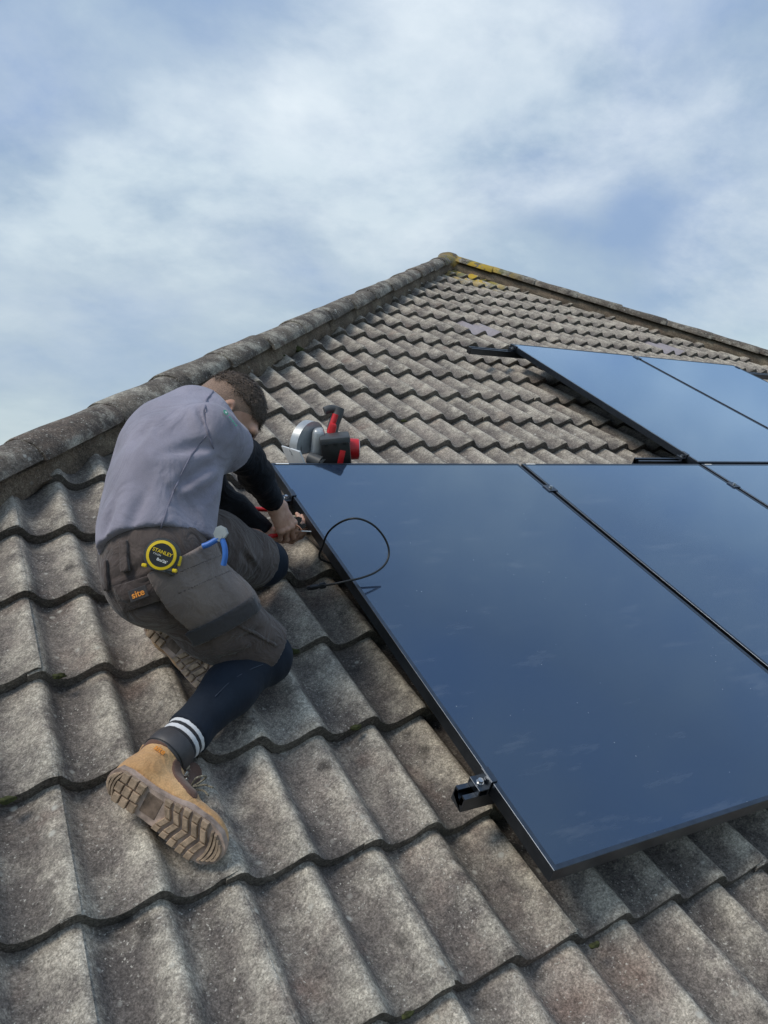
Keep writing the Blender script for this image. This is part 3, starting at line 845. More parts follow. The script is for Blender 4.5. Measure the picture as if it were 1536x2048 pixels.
def vnoise(X, sc, seed=0):
    """smooth value noise on arrays"""
    r = np.random.RandomState(seed); T = r.rand(32, 32, 32).astype(np.float32)
    q = X * sc; i = np.floor(q).astype(int); f = q - i; f = f * f * (3 - 2 * f)
    o = 0
    for dx in (0, 1):
        for dy in (0, 1):
            for dz in (0, 1):
                wgt = (f[..., 0] if dx else 1 - f[..., 0]) * (f[..., 1] if dy else 1 - f[..., 1]) * (f[..., 2] if dz else 1 - f[..., 2])
                o = o + wgt * T[(i[..., 0] + dx) % 32, (i[..., 1] + dy) % 32, (i[..., 2] + dz) % 32]
    return o * 2 - 1
def unit(v): v = np.array(v, float); return v / np.linalg.norm(v)
def lerp(a, b_, t): return np.array(a) + (np.array(b_) - np.array(a)) * t
cR, cD, cZ = CR[0], CR[1], CR[2]                  # camera right / down / away in roof axes

# joints
Rhip = D(318, 1146, 1.79); Lhip = Rhip + np.array([.03, .17, .0])
Rkn, Lkn = np.array([-.325, -.935, -.068]), np.array([-.195, -.54, -.055])
BH, BT = B(212, 1556, -.065), B(412, 1692, -.100)      # right boot: heel and toe of the sole
BA = unit(BT - BH); BN = unit([-.68, -.62, .38]); BN = unit(BN - BA * (BA @ BN)); SC = .93
Rank = BH + BA * .05 * SC - BN * .105 * SC; Lank = np.array([-.505, -.66, -.075])
Rsh, Lsh = np.array([-.445, -.665, .45]) + CR[1] * .020 - CR[0] * .022, np.array([-.395, -.335, .36]) + CR[1] * .04
Rwr = np.array([-.137, -.413, .07]); Lwr = D(538, 1071, 2.45)
Rel = near(492, 915, Rsh, .27); Lel = np.array([-.29, -.285, .045])
Hc = np.array([-.313, -.41, .41]) - CR[0] * .020 + CR[1] * .038
SP_ = [D(305, 1135, 1.83), D(312, 1080, 1.85), D(314, 1030, 1.88), D(329, 945, 1.93), D(352, 893, 1.97), D(394, 860, 2.01)]
LAT = unit([.18, .97, -.12])
PB_ = np.array([-.52, -.80, -.15])
person = root('person', PB_, 'kneeling worker in grey polo shirt and dark work shorts leaning over the panel edge', 'person')
def pl(name, me, mt, parent=None):
    return link(name, me, mt, parent or person)

NBs = SP_[-1] + np.array([.02, .0, .03])
def hit(F, px, py, z0=1.4, z1=2.9):
    for z in np.arange(z0, z1, .003):
        p = D(px, py, z); i = np.round((p - F.lo) / F.h).astype(int)
        if (i < 0).any() or (i >= F.n).any(): continue
        if F.F[tuple(i)] < 0: return p
    return None
def creases(F, lst):
    """press cloth creases (a ridge beside a groove) between pairs of surface points"""
    hits = [(hit(F, *a), hit(F, *b_), A, s) for a, b_, A, s in lst]
    G_ = F.grid(); add = np.zeros(F.F.shape, np.float32)
    for a, b_, A, s in hits:
        if a is None or b_ is None: continue
        d = b_ - a; q = G_ - a; t = np.clip(q @ d / (d @ d), 0, 1)
        v = q - t[..., None] * d; side = v @ unit(np.cross(d, cZ)); r = np.sqrt((v * v).sum(-1))
        w_ = np.sin(np.pi * np.clip(t, .03, .97)) ** .6
        A = A * 1.45
        add += (A * np.exp(-(r / s) ** 2) - A * .8 * np.exp(-(((side - 1.6 * s) ** 2 + (r ** 2 - side ** 2)) / s ** 2))) * w_
    F.F = (F.F + add).astype(np.float32)
# shirt
def torso_field(h, grow=0.0):
    f = Field((-.98, -1.12, -.05), (-.12, -.05, .68), h)
    rs = [.108, .112, .115, .118, .105, .081]
    for sgn, off in ((-1, .065), (1, .065)):
        f.chain([p + LAT * off * sgn for p in SP_], [r + grow for r in rs], k=.05)
    f.cone(SP_[-1] - LAT * .06, Rsh, .086 + grow, .062 + grow, k=.045)
    f.cone(SP_[-1] + LAT * .06, Lsh, .086 + grow, .062 + grow, k=.045)
    return f
f = torso_field(.0065)
f.chain([Rsh, lerp(Rsh, Rel, .60)], [.060, .070], k=.025)
f.chain([Lsh, lerp(Lsh, Lel, .62)], [.072, .070], k=.035)
d_ = unit(Rel - Rsh)
f.plane(lerp(Rsh, Rel, .56), d_) if False else None
# folds: soft lengthwise drag lines from the armpit and gathers at the hem
def folds(X):
    t = (X - SP_[1]) @ unit(SP_[3] - SP_[1])
    a = .006 * vnoise(X, 9, 3) + .0026 * vnoise(X, 22, 4) + .003 * np.sin((X @ unit(cR * .9 - cD * .35)) * 48 + 3 * vnoise(X, 6, 9)) * np.clip(vnoise(X, 5, 10) + .3, 0, 1)
    s = (X @ unit(cR * .8 + cD * .25 + cZ * .3)) * 55 + 2.2 * vnoise(X, 7, 5)
    hem = np.clip(1 - np.abs(t + .02) / .16, 0, 1)
    return a + .0042 * np.sin(s) * hem
f.cone(SP_[-1], NBs, .084, .064, k=.04)
CR_SH = [((236, 1000), (208, 1085), .010, .016), ((290, 985), (252, 1080), .006, .014), ((330, 965), (398, 1060), .009, .013), ((372, 985), (410, 1070), .009, .012), ((350, 1035), (385, 1090), .006, .010),
         ((425, 890), (330, 905), .009, .014), ((430, 925), (350, 975), .008, .014), ((415, 868), (395, 812), .010, .011), ((440, 955), (395, 1010), .007, .012), ((470, 850), (440, 890), .006, .009), ((300, 840), (262, 900), .005, .016)]
creases(f, CR_SH)
f.warp(folds)
HEM_P = D(306, 1116, 1.85); HEM_N = -unit(SP_[2] - SP_[0])
HEM_N = unit(HEM_N + .10 * cR - .10 * cD)
G = f.grid()
# cut at the hem only for the torso part, at the sleeve end only around the arm
dt = (G - HEM_P) @ HEM_N + .012 * vnoise(G, 6, 8)
f.F = np.maximum(f.F, np.where(dt > -.3, dt, -.3)).astype(np.float32)
SL = lerp(Rsh, Rel, .54); dsl = (G - SL) @ unit((Rel - Rsh) + .25 * cD * .2)
farm = np.linalg.norm(G - lerp(Rsh, Rel, .75), axis=-1)
f.F = np.where((farm < .14) & (dsl > -.03), np.maximum(f.F, dsl), f.F).astype(np.float32)
SLl = lerp(Lsh, Lel, .58); dsl = (G - SLl) @ unit(Lel - Lsh)
farm = np.linalg.norm(G - lerp(Lsh, Lel, .8), axis=-1)
f.F = np.where((farm < .13) & (dsl > -.03), np.maximum(f.F, dsl), f.F).astype(np.float32)
f.cone(lerp(Rsh, Rel, .40), lerp(Rsh, Rel, 1.1), .054, .058, k=.004, op='sub')
f.cone(SP_[0] - HEM_N * -.05, HEM_P - HEM_N * .02, .10, .10, k=.004, op='sub') if False else None
shirt = pl('shirt', f.mesh('shirt', PB_), M_SHIRT)
SHIRT_F = f
def on_surface(F, px, py, z0=1.4, z1=2.9):
    """first hit of a pixel ray with a field"""
    for z in np.arange(z0, z1, .0012):
        p = D(px, py, z); i = np.round((p - F.lo) / F.h).astype(int)
        if (i < 0).any() or (i >= F.n).any(): continue
        if F.F[tuple(i)] < 0: return p
    return None
def nrm(F, p):
    i = np.clip(np.round((p - F.lo) / F.h).astype(int), 3, F.n - 4); g = [F.F[tuple(i + 3 * np.eye(3, dtype=int)[k])] - F.F[tuple(i - 3 * np.eye(3, dtype=int)[k])] for k in range(3)]
    return unit(g)
def seam(F, pxs, r, name, mt, parent, lift=.0005):
    pxs = [tuple(lerp(a, b_, t)) for a, b_ in zip(pxs, pxs[1:]) for t in (0, .5)] + [pxs[-1]]
    ps = [on_surface(F, *q) for q in pxs]; ps = [p - cZ * lift - PB_ for p in ps if p is not None]
    if len(ps) > 2: link(name, tube_mesh(ps, r, name, n=6, res=4), mt, parent)
M_SEAM = plain('shirt_seam_thread', (0.19, 0.183, 0.24), .9)
seam(SHIRT_F, [(413, 872), (398, 890), (383, 910), (370, 935), (358, 960), (347, 985), (336, 1015), (326, 1045), (318, 1072)], .0018, 'side_seam', M_SEAM, shirt, .0020)
seam(SHIRT_F, [(427, 782), (413, 800), (408, 825), (412, 850), (420, 875), (428, 898)], .0020, 'armhole_seam', M_SEAM, shirt, .0020)

# base layer sleeves
f = Field((-.60, -.80, -.10), (-.03, -.12, .56), .006)
f.chain([Rsh, lerp(Rsh, Rel, .5), Rel, lerp(Rel, Rwr, .35), lerp(Rel, Rwr, .97)], [.052, .051, .048, .047, .034], k=.02)
f.warp(lambda X: .0035 * np.sin((X @ unit(Rwr - Rsh)) * 120 + 4 * vnoise(X, 9, 11)) * (vnoise(X, 6, 12) * .5 + .5) + .002 * vnoise(X, 25, 13))
f.plane(lerp(Rel, Rwr, .93), Rwr - Rel)
pl('base_layer_sleeve', f.mesh('base_layer_sleeve', PB_), M_BASE)
f = Field((-.55, -.60, -.10), (-.05, -.15, .45), .006)
f.chain([Lsh, lerp(Lsh, Lel, .5), Lel, lerp(Lel, Lwr, .4), Lwr], [.052, .050, .047, .046, .034], k=.02)
f.warp(lambda X: .003 * np.sin((X @ unit(Lwr - Lel)) * 130 + 4 * vnoise(X, 9, 14)) * (vnoise(X, 6, 15) * .5 + .5))
f.plane(lerp(Lel, Lwr, .95), Lwr - Lel)
pl('base_layer_sleeve', f.mesh('base_layer_sleeve', PB_), M_BASE)

# shorts
KH_R = lerp(Rhip, Rkn, .99); KH_L = lerp(Lhip, Lkn, .93)
def shorts_field(h):
    f = Field((-.90, -1.16, -.17), (-.10, -.40, .40), h)
    f.cone(Rhip - [.0, 0, 0], Lhip - [.0, 0, 0], .106, .106, k=.04)
    f.chain([SP_[0] + LAT * -.06, SP_[1] - LAT * .06], [.108, .118], k=.04)
    f.chain([SP_[0] + LAT * .06, SP_[1] + LAT * .06], [.108, .118], k=.04)
    f.ell((Rhip + Lhip) / 2 + np.array([-.03, .0, -.035]), (.098, .13, .098), k=.04)
    f.chain([Rhip, lerp(Rhip, Rkn, .5), lerp(Rhip, Rkn, 1.08)], [.094, .092, .084], k=.05)
    f.chain([Lhip, lerp(Lhip, Lkn, .5), lerp(Lhip, Lkn, 1.0)], [.110, .094, .080], k=.05)
    return f
f = shorts_field(.0065)
def sfold(X):
    s = (X @ unit(np.array([.5, -.2, -.8]))) * 34 + 4.5 * vnoise(X, 8, 21)
    k = np.clip(vnoise(X, 5, 22) * .8 + .35, 0, 1)
    return .006 * vnoise(X, 11, 23) + .0034 * np.sin(s) * k
creases(f, [((330, 1150), (240, 1170), .010, .014), ((345, 1190), (262, 1212), .010, .014), ((345, 1225), (300, 1200), .008, .012), ((300, 1130), (225, 1160), .007, .012), ((440, 1290), (530, 1250), .008, .012), ((430, 1315), (500, 1300), .008, .012), ((470, 1330), (540, 1285), .006, .010), ((480, 1100), (512, 1140), .007, .010)])
f.warp(sfold)
G = f.grid()
dk = (G - KH_R) @ unit(Rkn - Rhip) + .006 * vnoise(G, 9, 25)
f.F = np.where(np.linalg.norm(G - Rkn, axis=-1) < .17, np.maximum(f.F, dk), f.F).astype(np.float32)
dk = (G - KH_L) @ unit(Lkn - Lhip)
f.F = np.where(np.linalg.norm(G - Lkn, axis=-1) < .16, np.maximum(f.F, dk), f.F).astype(np.float32)
f.cone(lerp(Rhip, Rkn, .90), lerp(Rhip, Rkn, 1.3), .070, .074, k=.004, op='sub')

SHORTS_F = f
shorts = pl('work_shorts', f.mesh('work_shorts', PB_), M_TROUSER)
def patch(name, mt, px, fm_axes, half, lift, parent, h=.005, extra=None):
    """a cloth panel that follows the shorts: offset surface cut by an oriented box centred on a pixel's surface point"""
    p = on_surface(SHORTS_F, *px)
    if p is None: return None
    fm = frame(p, fm_axes[0], z=fm_axes[1])
    m = max(half) * 1.5 + .02
    g = Field(p - m, p + m, h)
    i0 = np.round((g.lo - SHORTS_F.lo) / SHORTS_F.h).astype(int)
    # resample the shorts field
    X = g.grid(); q = (X - SHORTS_F.lo) / SHORTS_F.h; i = np.clip(np.floor(q).astype(int), 0, SHORTS_F.n - 2); t = np.clip(q - i, 0, 1)
    o = 0
    for dx in (0, 1):
        for dy in (0, 1):
            for dz in (0, 1):
                wgt = (t[..., 0] if dx else 1 - t[..., 0]) * (t[..., 1] if dy else 1 - t[..., 1]) * (t[..., 2] if dz else 1 - t[..., 2])
                o = o + wgt * SHORTS_F.F[i[..., 0] + dx, i[..., 1] + dy, i[..., 2] + dz]
    g.F = (o - lift).astype(np.float32)
    g.keep_box(fm, half)
    return link(name, g.mesh(name, PB_), mt, parent)
TH_AX = unit(Rkn - Rhip)
nrmc = -cZ
hol = patch('holster_pocket', M_POCKET, (420, 1176), (lerp(TH_AX, cR * .35 + cD * .95, .75), nrmc), (.096, .084, .10), .016, shorts)
patch('pocket_trim', M_POCKET_D, (446, 1246), (lerp(TH_AX, cR * .35 + cD * .95, .75), nrmc), (.020, .080, .09), .024, shorts)
patch('pocket_seam', M_TROUSER, (400, 1128), (cR * .9 - cD * .42, nrmc), (.060, .0020, .08), .0168, shorts, h=.003)
patch('pocket_seam', M_TROUSER, (412, 1163), (cR * .9 - cD * .42, nrmc), (.066, .0020, .08), .0168, shorts, h=.003)
bp = patch('back_pocket_flap', M_TROUSER, (275, 1187), (cR * .95 - cD * .30, nrmc), (.050, .030, .08), .010, shorts, h=.004)
patch('belt_loop', M_TROUSER, (249, 1112), (cR * .15 + cD * .98, nrmc), (.034, .010, .05), .011, shorts, h=.004)
patch('belt_loop', M_TROUSER, (212, 1150), (cR * .15 + cD * .98, nrmc), (.034, .009, .06), .011, shorts, h=.004)
patch('thigh_seam', M_TROUSER, (505, 1262), (cR * .75 + cD * .65, nrmc), (.07, .003, .07), .004, shorts, h=.003)

# leggings and socks
def leg_field(kn, an, hp_):
    f = Field(np.minimum(np.minimum(kn, an), lerp(kn, hp_, .3)) - .11, np.maximum(np.maximum(kn, an), lerp(kn, hp_, .3)) + .11, .0055)
    cf = lerp(kn, an, .33) + np.array([-.008, -.006, .012])
    f.chain([lerp(kn, hp_, .30), kn, cf, lerp(kn, an, .72), an], [.066, .061, .060, .045, .040], k=.03)
    f.ell(kn + unit(kn - hp_) * .010, (.060, .060, .056), k=.03)
    f.warp(lambda X: .0015 * vnoise(X, 16, 31) + .0016 * np.sin((X @ unit(an - kn)) * 140 + 5 * vnoise(X, 8, 33)) * np.clip(1.3 - np.linalg.norm(X - kn, axis=-1) / .09, 0, 1))
    return f
f = leg_field(Rkn, Rank, Rhip); CUFF = lerp(Rkn, Rank, .715)
f.plane(CUFF, Rank - Rkn)
pl('legging', f.mesh('legging', PB_), M_LEGGING)
LEG_F = f
seam(LEG_F, [(430, 1393), (455, 1368), (480, 1350), (505, 1337), (530, 1327)], .0010, 'legging_seam', plain('legging_seam_thread', (0.05, 0.062, 0.09), .8), person, -.0004)
f = leg_field(Lkn, Lank, Lhip); pl('legging', f.mesh('legging', PB_), M_LEGGING)
def band(t0, t1, r0, r1, mt, name, parent):
    d = unit(Rank - Rkn); a, b_ = lerp(Rkn, Rank, t0), lerp(Rkn, Rank, t1)
    bm = bmesh.new(); q = Vector(d).to_track_quat('Z', 'Y').to_matrix(); n = 40; rings = []
    for s, rr in ((0, r0 - .004), (.0, r0), (.15, r0 + .0012), (.85, r1 + .0012), (1, r1), (1, r1 - .004)):
        c = Vector(lerp(a, b_, s) - PB_)
        rings.append([bm.verts.new(c + q @ Vector(((rr + .0005 * math.sin(i * 9)) * math.cos(2 * math.pi * i / n), (rr + .0005 * math.sin(i * 9)) * math.sin(2 * math.pi * i / n), 0))) for i in range(n)])
    for A, Bv in zip(rings, rings[1:]):
        for i in range(n): bm.faces.new((A[i], A[(i + 1) % n], Bv[(i + 1) % n], Bv[i]))
    bmesh.ops.recalc_face_normals(bm, faces=bm.faces[:])
    return link(name, from_bm(bm, name, .7), mt, parent)
sock = band(.705, .732, .0480, .047, M_SOCKW, 'sock', person)
band(.732, .752, .0465, .0465, M_SOCKB, 'sock_stripe', sock)
band(.752, .776, .047, .0465, M_SOCKW, 'sock_stripe', sock)
band(.776, .796, .046, .046, M_SOCKB, 'sock_stripe', sock)
band(.796, .99, .0465, .042, M_SOCKW, 'sock_leg', sock)

# body: head, neck, trunk, limbs and hands in one mesh
HF = unit(.52 * cR + .78 * cD + .12 * cZ); HU = .80 * cR - .50 * cD + .25 * cZ; HU = unit(HU - HF * (HU @ HF)); HRt = np.cross(HF, HU)
HS = .92
def hd(f_, u_, r_): return Hc + (HF * f_ + HU * u_ + HRt * r_) * HS
AX = (HF, HU, HRt)
f = Field(Hc - .20, Hc + .19, .0032)
f.ell(hd(-.012, .028, 0), np.array((.098, .088, .076)) * HS, AX, k=.02)           # cranium
f.ell(hd(.035, -.025, 0), np.array((.062, .078, .062)) * HS, AX, k=.03)           # face
f.chain([hd(-.005, -.06, .05), hd(.045, -.098, .03), hd(.075, -.104, 0), hd(.045, -.098, -.03), hd(-.005, -.06, -.05)], [.020, .018, .018, .018, .020], k=.03)
f.cone(hd(.088, .028, -.045), hd(.088, .028, .045), .012, .012, k=.02)     # brow
f.chain([hd(.094, .015, 0), hd(.115, -.022, 0)], [.009, .0125], k=.014)  # nose
f.cone(hd(.104, -.028, -.012), hd(.104, -.028, .012), .008, .008, k=.01)
f.cone(hd(.090, -.058, -.018), hd(.090, -.058, .018), .008, .008, k=.012); f.cone(hd(.087, -.070, -.014), hd(.087, -.070, .014), .009, .009, k=.01)
for s in (-1, 1):
    f.ell(hd(.088, .006, s * .031), np.array((.012, .012, .016)) * HS, AX, k=.008, op='sub')
    f.ell(hd(.078, .006, s * .031), np.array((.013, .011, .013)) * HS, AX, k=.003)
    f.ell(hd(.062, -.022, s * .050), np.array((.024, .020, .014)) * HS, AX, k=.02)   # cheek
    f.ell(hd(-.010, -.008, s * .078), np.array((.019, .033, .010)) * HS, (HF + HU * .25, HU - HF * .25, HRt + HF * -.35 * s), k=.006)   # ear
    f.ell(hd(-.006, -.004, s * .088), np.array((.010, .020, .007)) * HS, AX, k=.005, op='sub')
NB = SP_[-1] + np.array([.02, .0, .03])
f.chain([hd(-.03, -.03, 0), hd(-.045, -.09, 0), NB], [.054, .054, .058], k=.03)
meshes = [f.mesh('head', PB_)]
HEAD_F = f
def hand(Wr, a, c, side, curl, spread=.10, thumb=None):
    """a: towards knuckles, c: back of the hand, side: +1 when index side is a x c"""
    a = unit(a); c = unit(c - a * (np.array(c) @ a)); b_ = np.cross(a, c) * side
    f = Field(Wr - .16, Wr + .17, .0026)
    f.cone(Wr - a * .06, Wr + a * .005, .029, .026, k=.015, flat=(c, .78))
    kn = []
    for i, (off, ln) in enumerate(((.030, .090), (.010, .094), (-.010, .089), (-.028, .081))):
        K = Wr + a * ln + b_ * off + c * (.004 - abs(off) * .12); kn.append(K)
        f.cone(Wr + a * .012 + b_ * off * .6, K - c * .003, .0145, .0108, k=.014)
        f.ell(K + c * .001, (.0112, .0112, .0105), k=.006)
    for i, (K, ls, r) in enumerate(zip(kn, ((.043, .026, .022), (.047, .030, .023), (.043, .027, .022), (.034, .021, .020)), (.0092, .0095, .0090, .0080))):
        p = K; ang = 0
        for j, l in enumerate(ls):
            ang += curl[i][j]
            sp = b_ * spread * (1.5 - i) * .5
            d = unit(a * math.cos(ang) - c * math.sin(ang) + sp)
            q = p + d * l
            f.cone(p, q, r * (1 - .07 * j), r * (.93 - .09 * j), k=.0045 if j else .007)
            if j == 2: NAILS.append((q - d * .006 + unit(a * math.sin(ang) + c * math.cos(ang)) * r * .70, d, unit(a * math.sin(ang) + c * math.cos(ang))))
            p = q
    t0 = Wr + a * .022 + b_ * .026 - c * .006
    tp = thumb or ((.55, .75, -.25), (.85, .35, -.40), (.95, .05, -.35))
    p = t0; f.cone(Wr + a * .01 + b_ * .012, t0, .015, .015, k=.012)
    for j, (l, t) in enumerate(zip((.040, .032, .026), tp)):
        d = unit(a * t[0] + b_ * t[1] + c * t[2]); q = p + d * l
        f.cone(p, q, .0135 - .0015 * j, .0118 - .0014 * j, k=.008 if j == 0 else .004); p = q
    f.warp(lambda X: .0006 * vnoise(X, 120, 41))
    return f.mesh('hand', PB_)
NAILS = []
RA = unit(.36 * cR + .80 * cD + .47 * cZ); RC = unit(.62 * cR - .02 * cD - .66 * cZ)
sd_ = 1 if np.cross(RA, RC) @ cR > 0 else -1
bR = np.cross(RA, unit(RC - RA * (RC @ RA))); sd_ = 1 if bR @ (cR * .6 - cD * .6) > 0 else -1
meshes.append(hand(Rwr + RA * .0, RA, RC, sd_, ((.30, .75, .6), (.36, .78, .6), (.42, .80, .6), (.50, .85, .6)), .16, ((.6, .3, -.75), (.75, -.1, -.6), (.8, -.2, -.45))))
LA = unit(.80 * cR - .02 * cD + .55 * cZ); LC = unit(.3 * cR + .75 * cD - .60 * cZ)
bL = np.cross(LA, unit(LC - LA * (LC @ LA))); sl_ = 1 if bL @ (-cD * .4 + cZ) > 0 else -1
meshes.append(hand(Lwr + LA * .0, LA, LC, sl_, ((.35, .35, .25), (.45, .45, .3), (.6, .55, .3), (.7, .6, .4)), .05, ((.7, .4, -.5), (.9, .1, -.35), (.95, 0, -.2))))
f = Field((-.95, -1.28, -.2), (-.05, -.10, .60), .012)      # trunk and limbs under the clothes
for off in (-.055, .055): f.chain([p + LAT * off for p in SP_], [.085, .09, .095, .095, .09, .075], k=.04)
f.cone(SP_[-1], Rsh, .075, .055, k=.03); f.cone(SP_[-1], Lsh, .075, .055, k=.03); f.cone(SP_[-1], NB, .07, .058, k=.03)
for hp_, kn, an in ((Rhip, Rkn, Rank), (Lhip, Lkn, Lank)): f.chain([hp_, lerp(hp_, kn, .5), kn, lerp(kn, an, .35), an], [.080, .062, .045, .042, .030], k=.03)
for sh, el, wr in ((Rsh, Rel, Rwr), (Lsh, Lel, Lwr)): f.chain([sh, el, lerp(el, wr, .35), wr], [.044, .038, .037, .024], k=.02)
meshes.append(f.mesh('trunk', PB_))
bm = bmesh.new()
for me in meshes: bm.from_mesh(me)
body = pl('body', from_bm(bm, 'body'), M_SKIN); smooth(body.data)
M_NAIL = plain('finger_nail', (0.62, 0.42, 0.34), .35, var=.05)
for p, d, n_ in NAILS:
    bm = bmesh.new(); bmesh.ops.create_uvsphere(bm, u_segments=10, v_segments=6, radius=1.0)
    for q in bm.verts: q.co = Vector((q.co.x * .0062, q.co.y * .0048, q.co.z * .0016))
    link('finger_nail', from_bm(bm, 'finger_nail', 1.0), M_NAIL, body, frame(Vector(p - PB_), Vector(d), z=Vector(n_)))
# hair: cap grown from the head surface, cropped at the sides
g = Field(Hc - .17, Hc + .17, .0034)
g.ell(hd(-.013, .030, 0), np.array((.1005, .0915, .0785)) * HS, AX, k=.02)
X = g.grid(); q = X - Hc; qf, qu, qr = q @ HF, q @ HU, q @ HRt
g.F = (g.F + .0022 * vnoise(X, 70, 51) + .0012 * vnoise(X, 160, 52)).astype(np.float32)
top_line = qu - (.052 + .02 * np.clip(-qf / .09, -1, 1) * -1)                # longer hair above this line
g.F = np.maximum(g.F, -(qu - (.050 - .30 * np.clip(-qf - .02, 0, .1) + .010 * vnoise(X, 60, 58))) ).astype(np.float32)
g.F = np.maximum(g.F, qf - .082).astype(np.float32)
hair = pl('hair', g.mesh('hair', PB_), M_HAIR)
g2 = Field(Hc - .17, Hc + .17, .0034)
g2.ell(hd(-.013, .028, 0), np.array((.0995, .0892, .0772)) * HS, AX, k=.02); g2.cone(hd(-.035, -.02, 0), hd(-.05, -.06, 0), .0605, .0600, k=.03)
X = g2.grid(); q = X - Hc; qf, qu, qr = q @ HF, q @ HU, q @ HRt
g2.F = np.maximum(g2.F, -(qu + .012 + .9 * np.clip(-qf - .0, -.05, .08))).astype(np.float32)
g2.F = np.maximum(g2.F, qf - (.036 + .25 * qu)).astype(np.float32)
pl('cropped_hair', g2.mesh('cropped_hair', PB_), M_STUBBLE, hair)
# loose strands so the outline is not a smooth cap
r_ = np.random.RandomState(5); bm = bmesh.new()
hv = [v.co.copy() for v in hair.data.vertices]; hn = [v.normal.copy() for v in hair.data.vertices]
for i in r_.randint(0, len(hv), 6500):
    p, n_ = hv[i], hn[i]
    t = (Vector(HF) * .75 + Vector(r_.normal(0, .45, 3))); t = (t - n_ * t.dot(n_)).normalized()
    ln = r_.uniform(.012, .028); w_ = t.cross(n_).normalized() * .0007
    q0 = p - n_ * .002; q1 = p + t * ln * .5 + n_ * .0035; q2 = p + t * ln + n_ * r_.uniform(.001, .006)
    a, b_, c, d, e = (bm.verts.new(x) for x in (q0 - w_, q0 + w_, q1 + w_, q1 - w_, q2))
    bm.faces.new((a, b_, c, d)); bm.faces.new((d, c, e))
pl('hair_strands', from_bm(bm, 'hair_strands'), M_HAIR, hair)['kind'] = 'stuff'
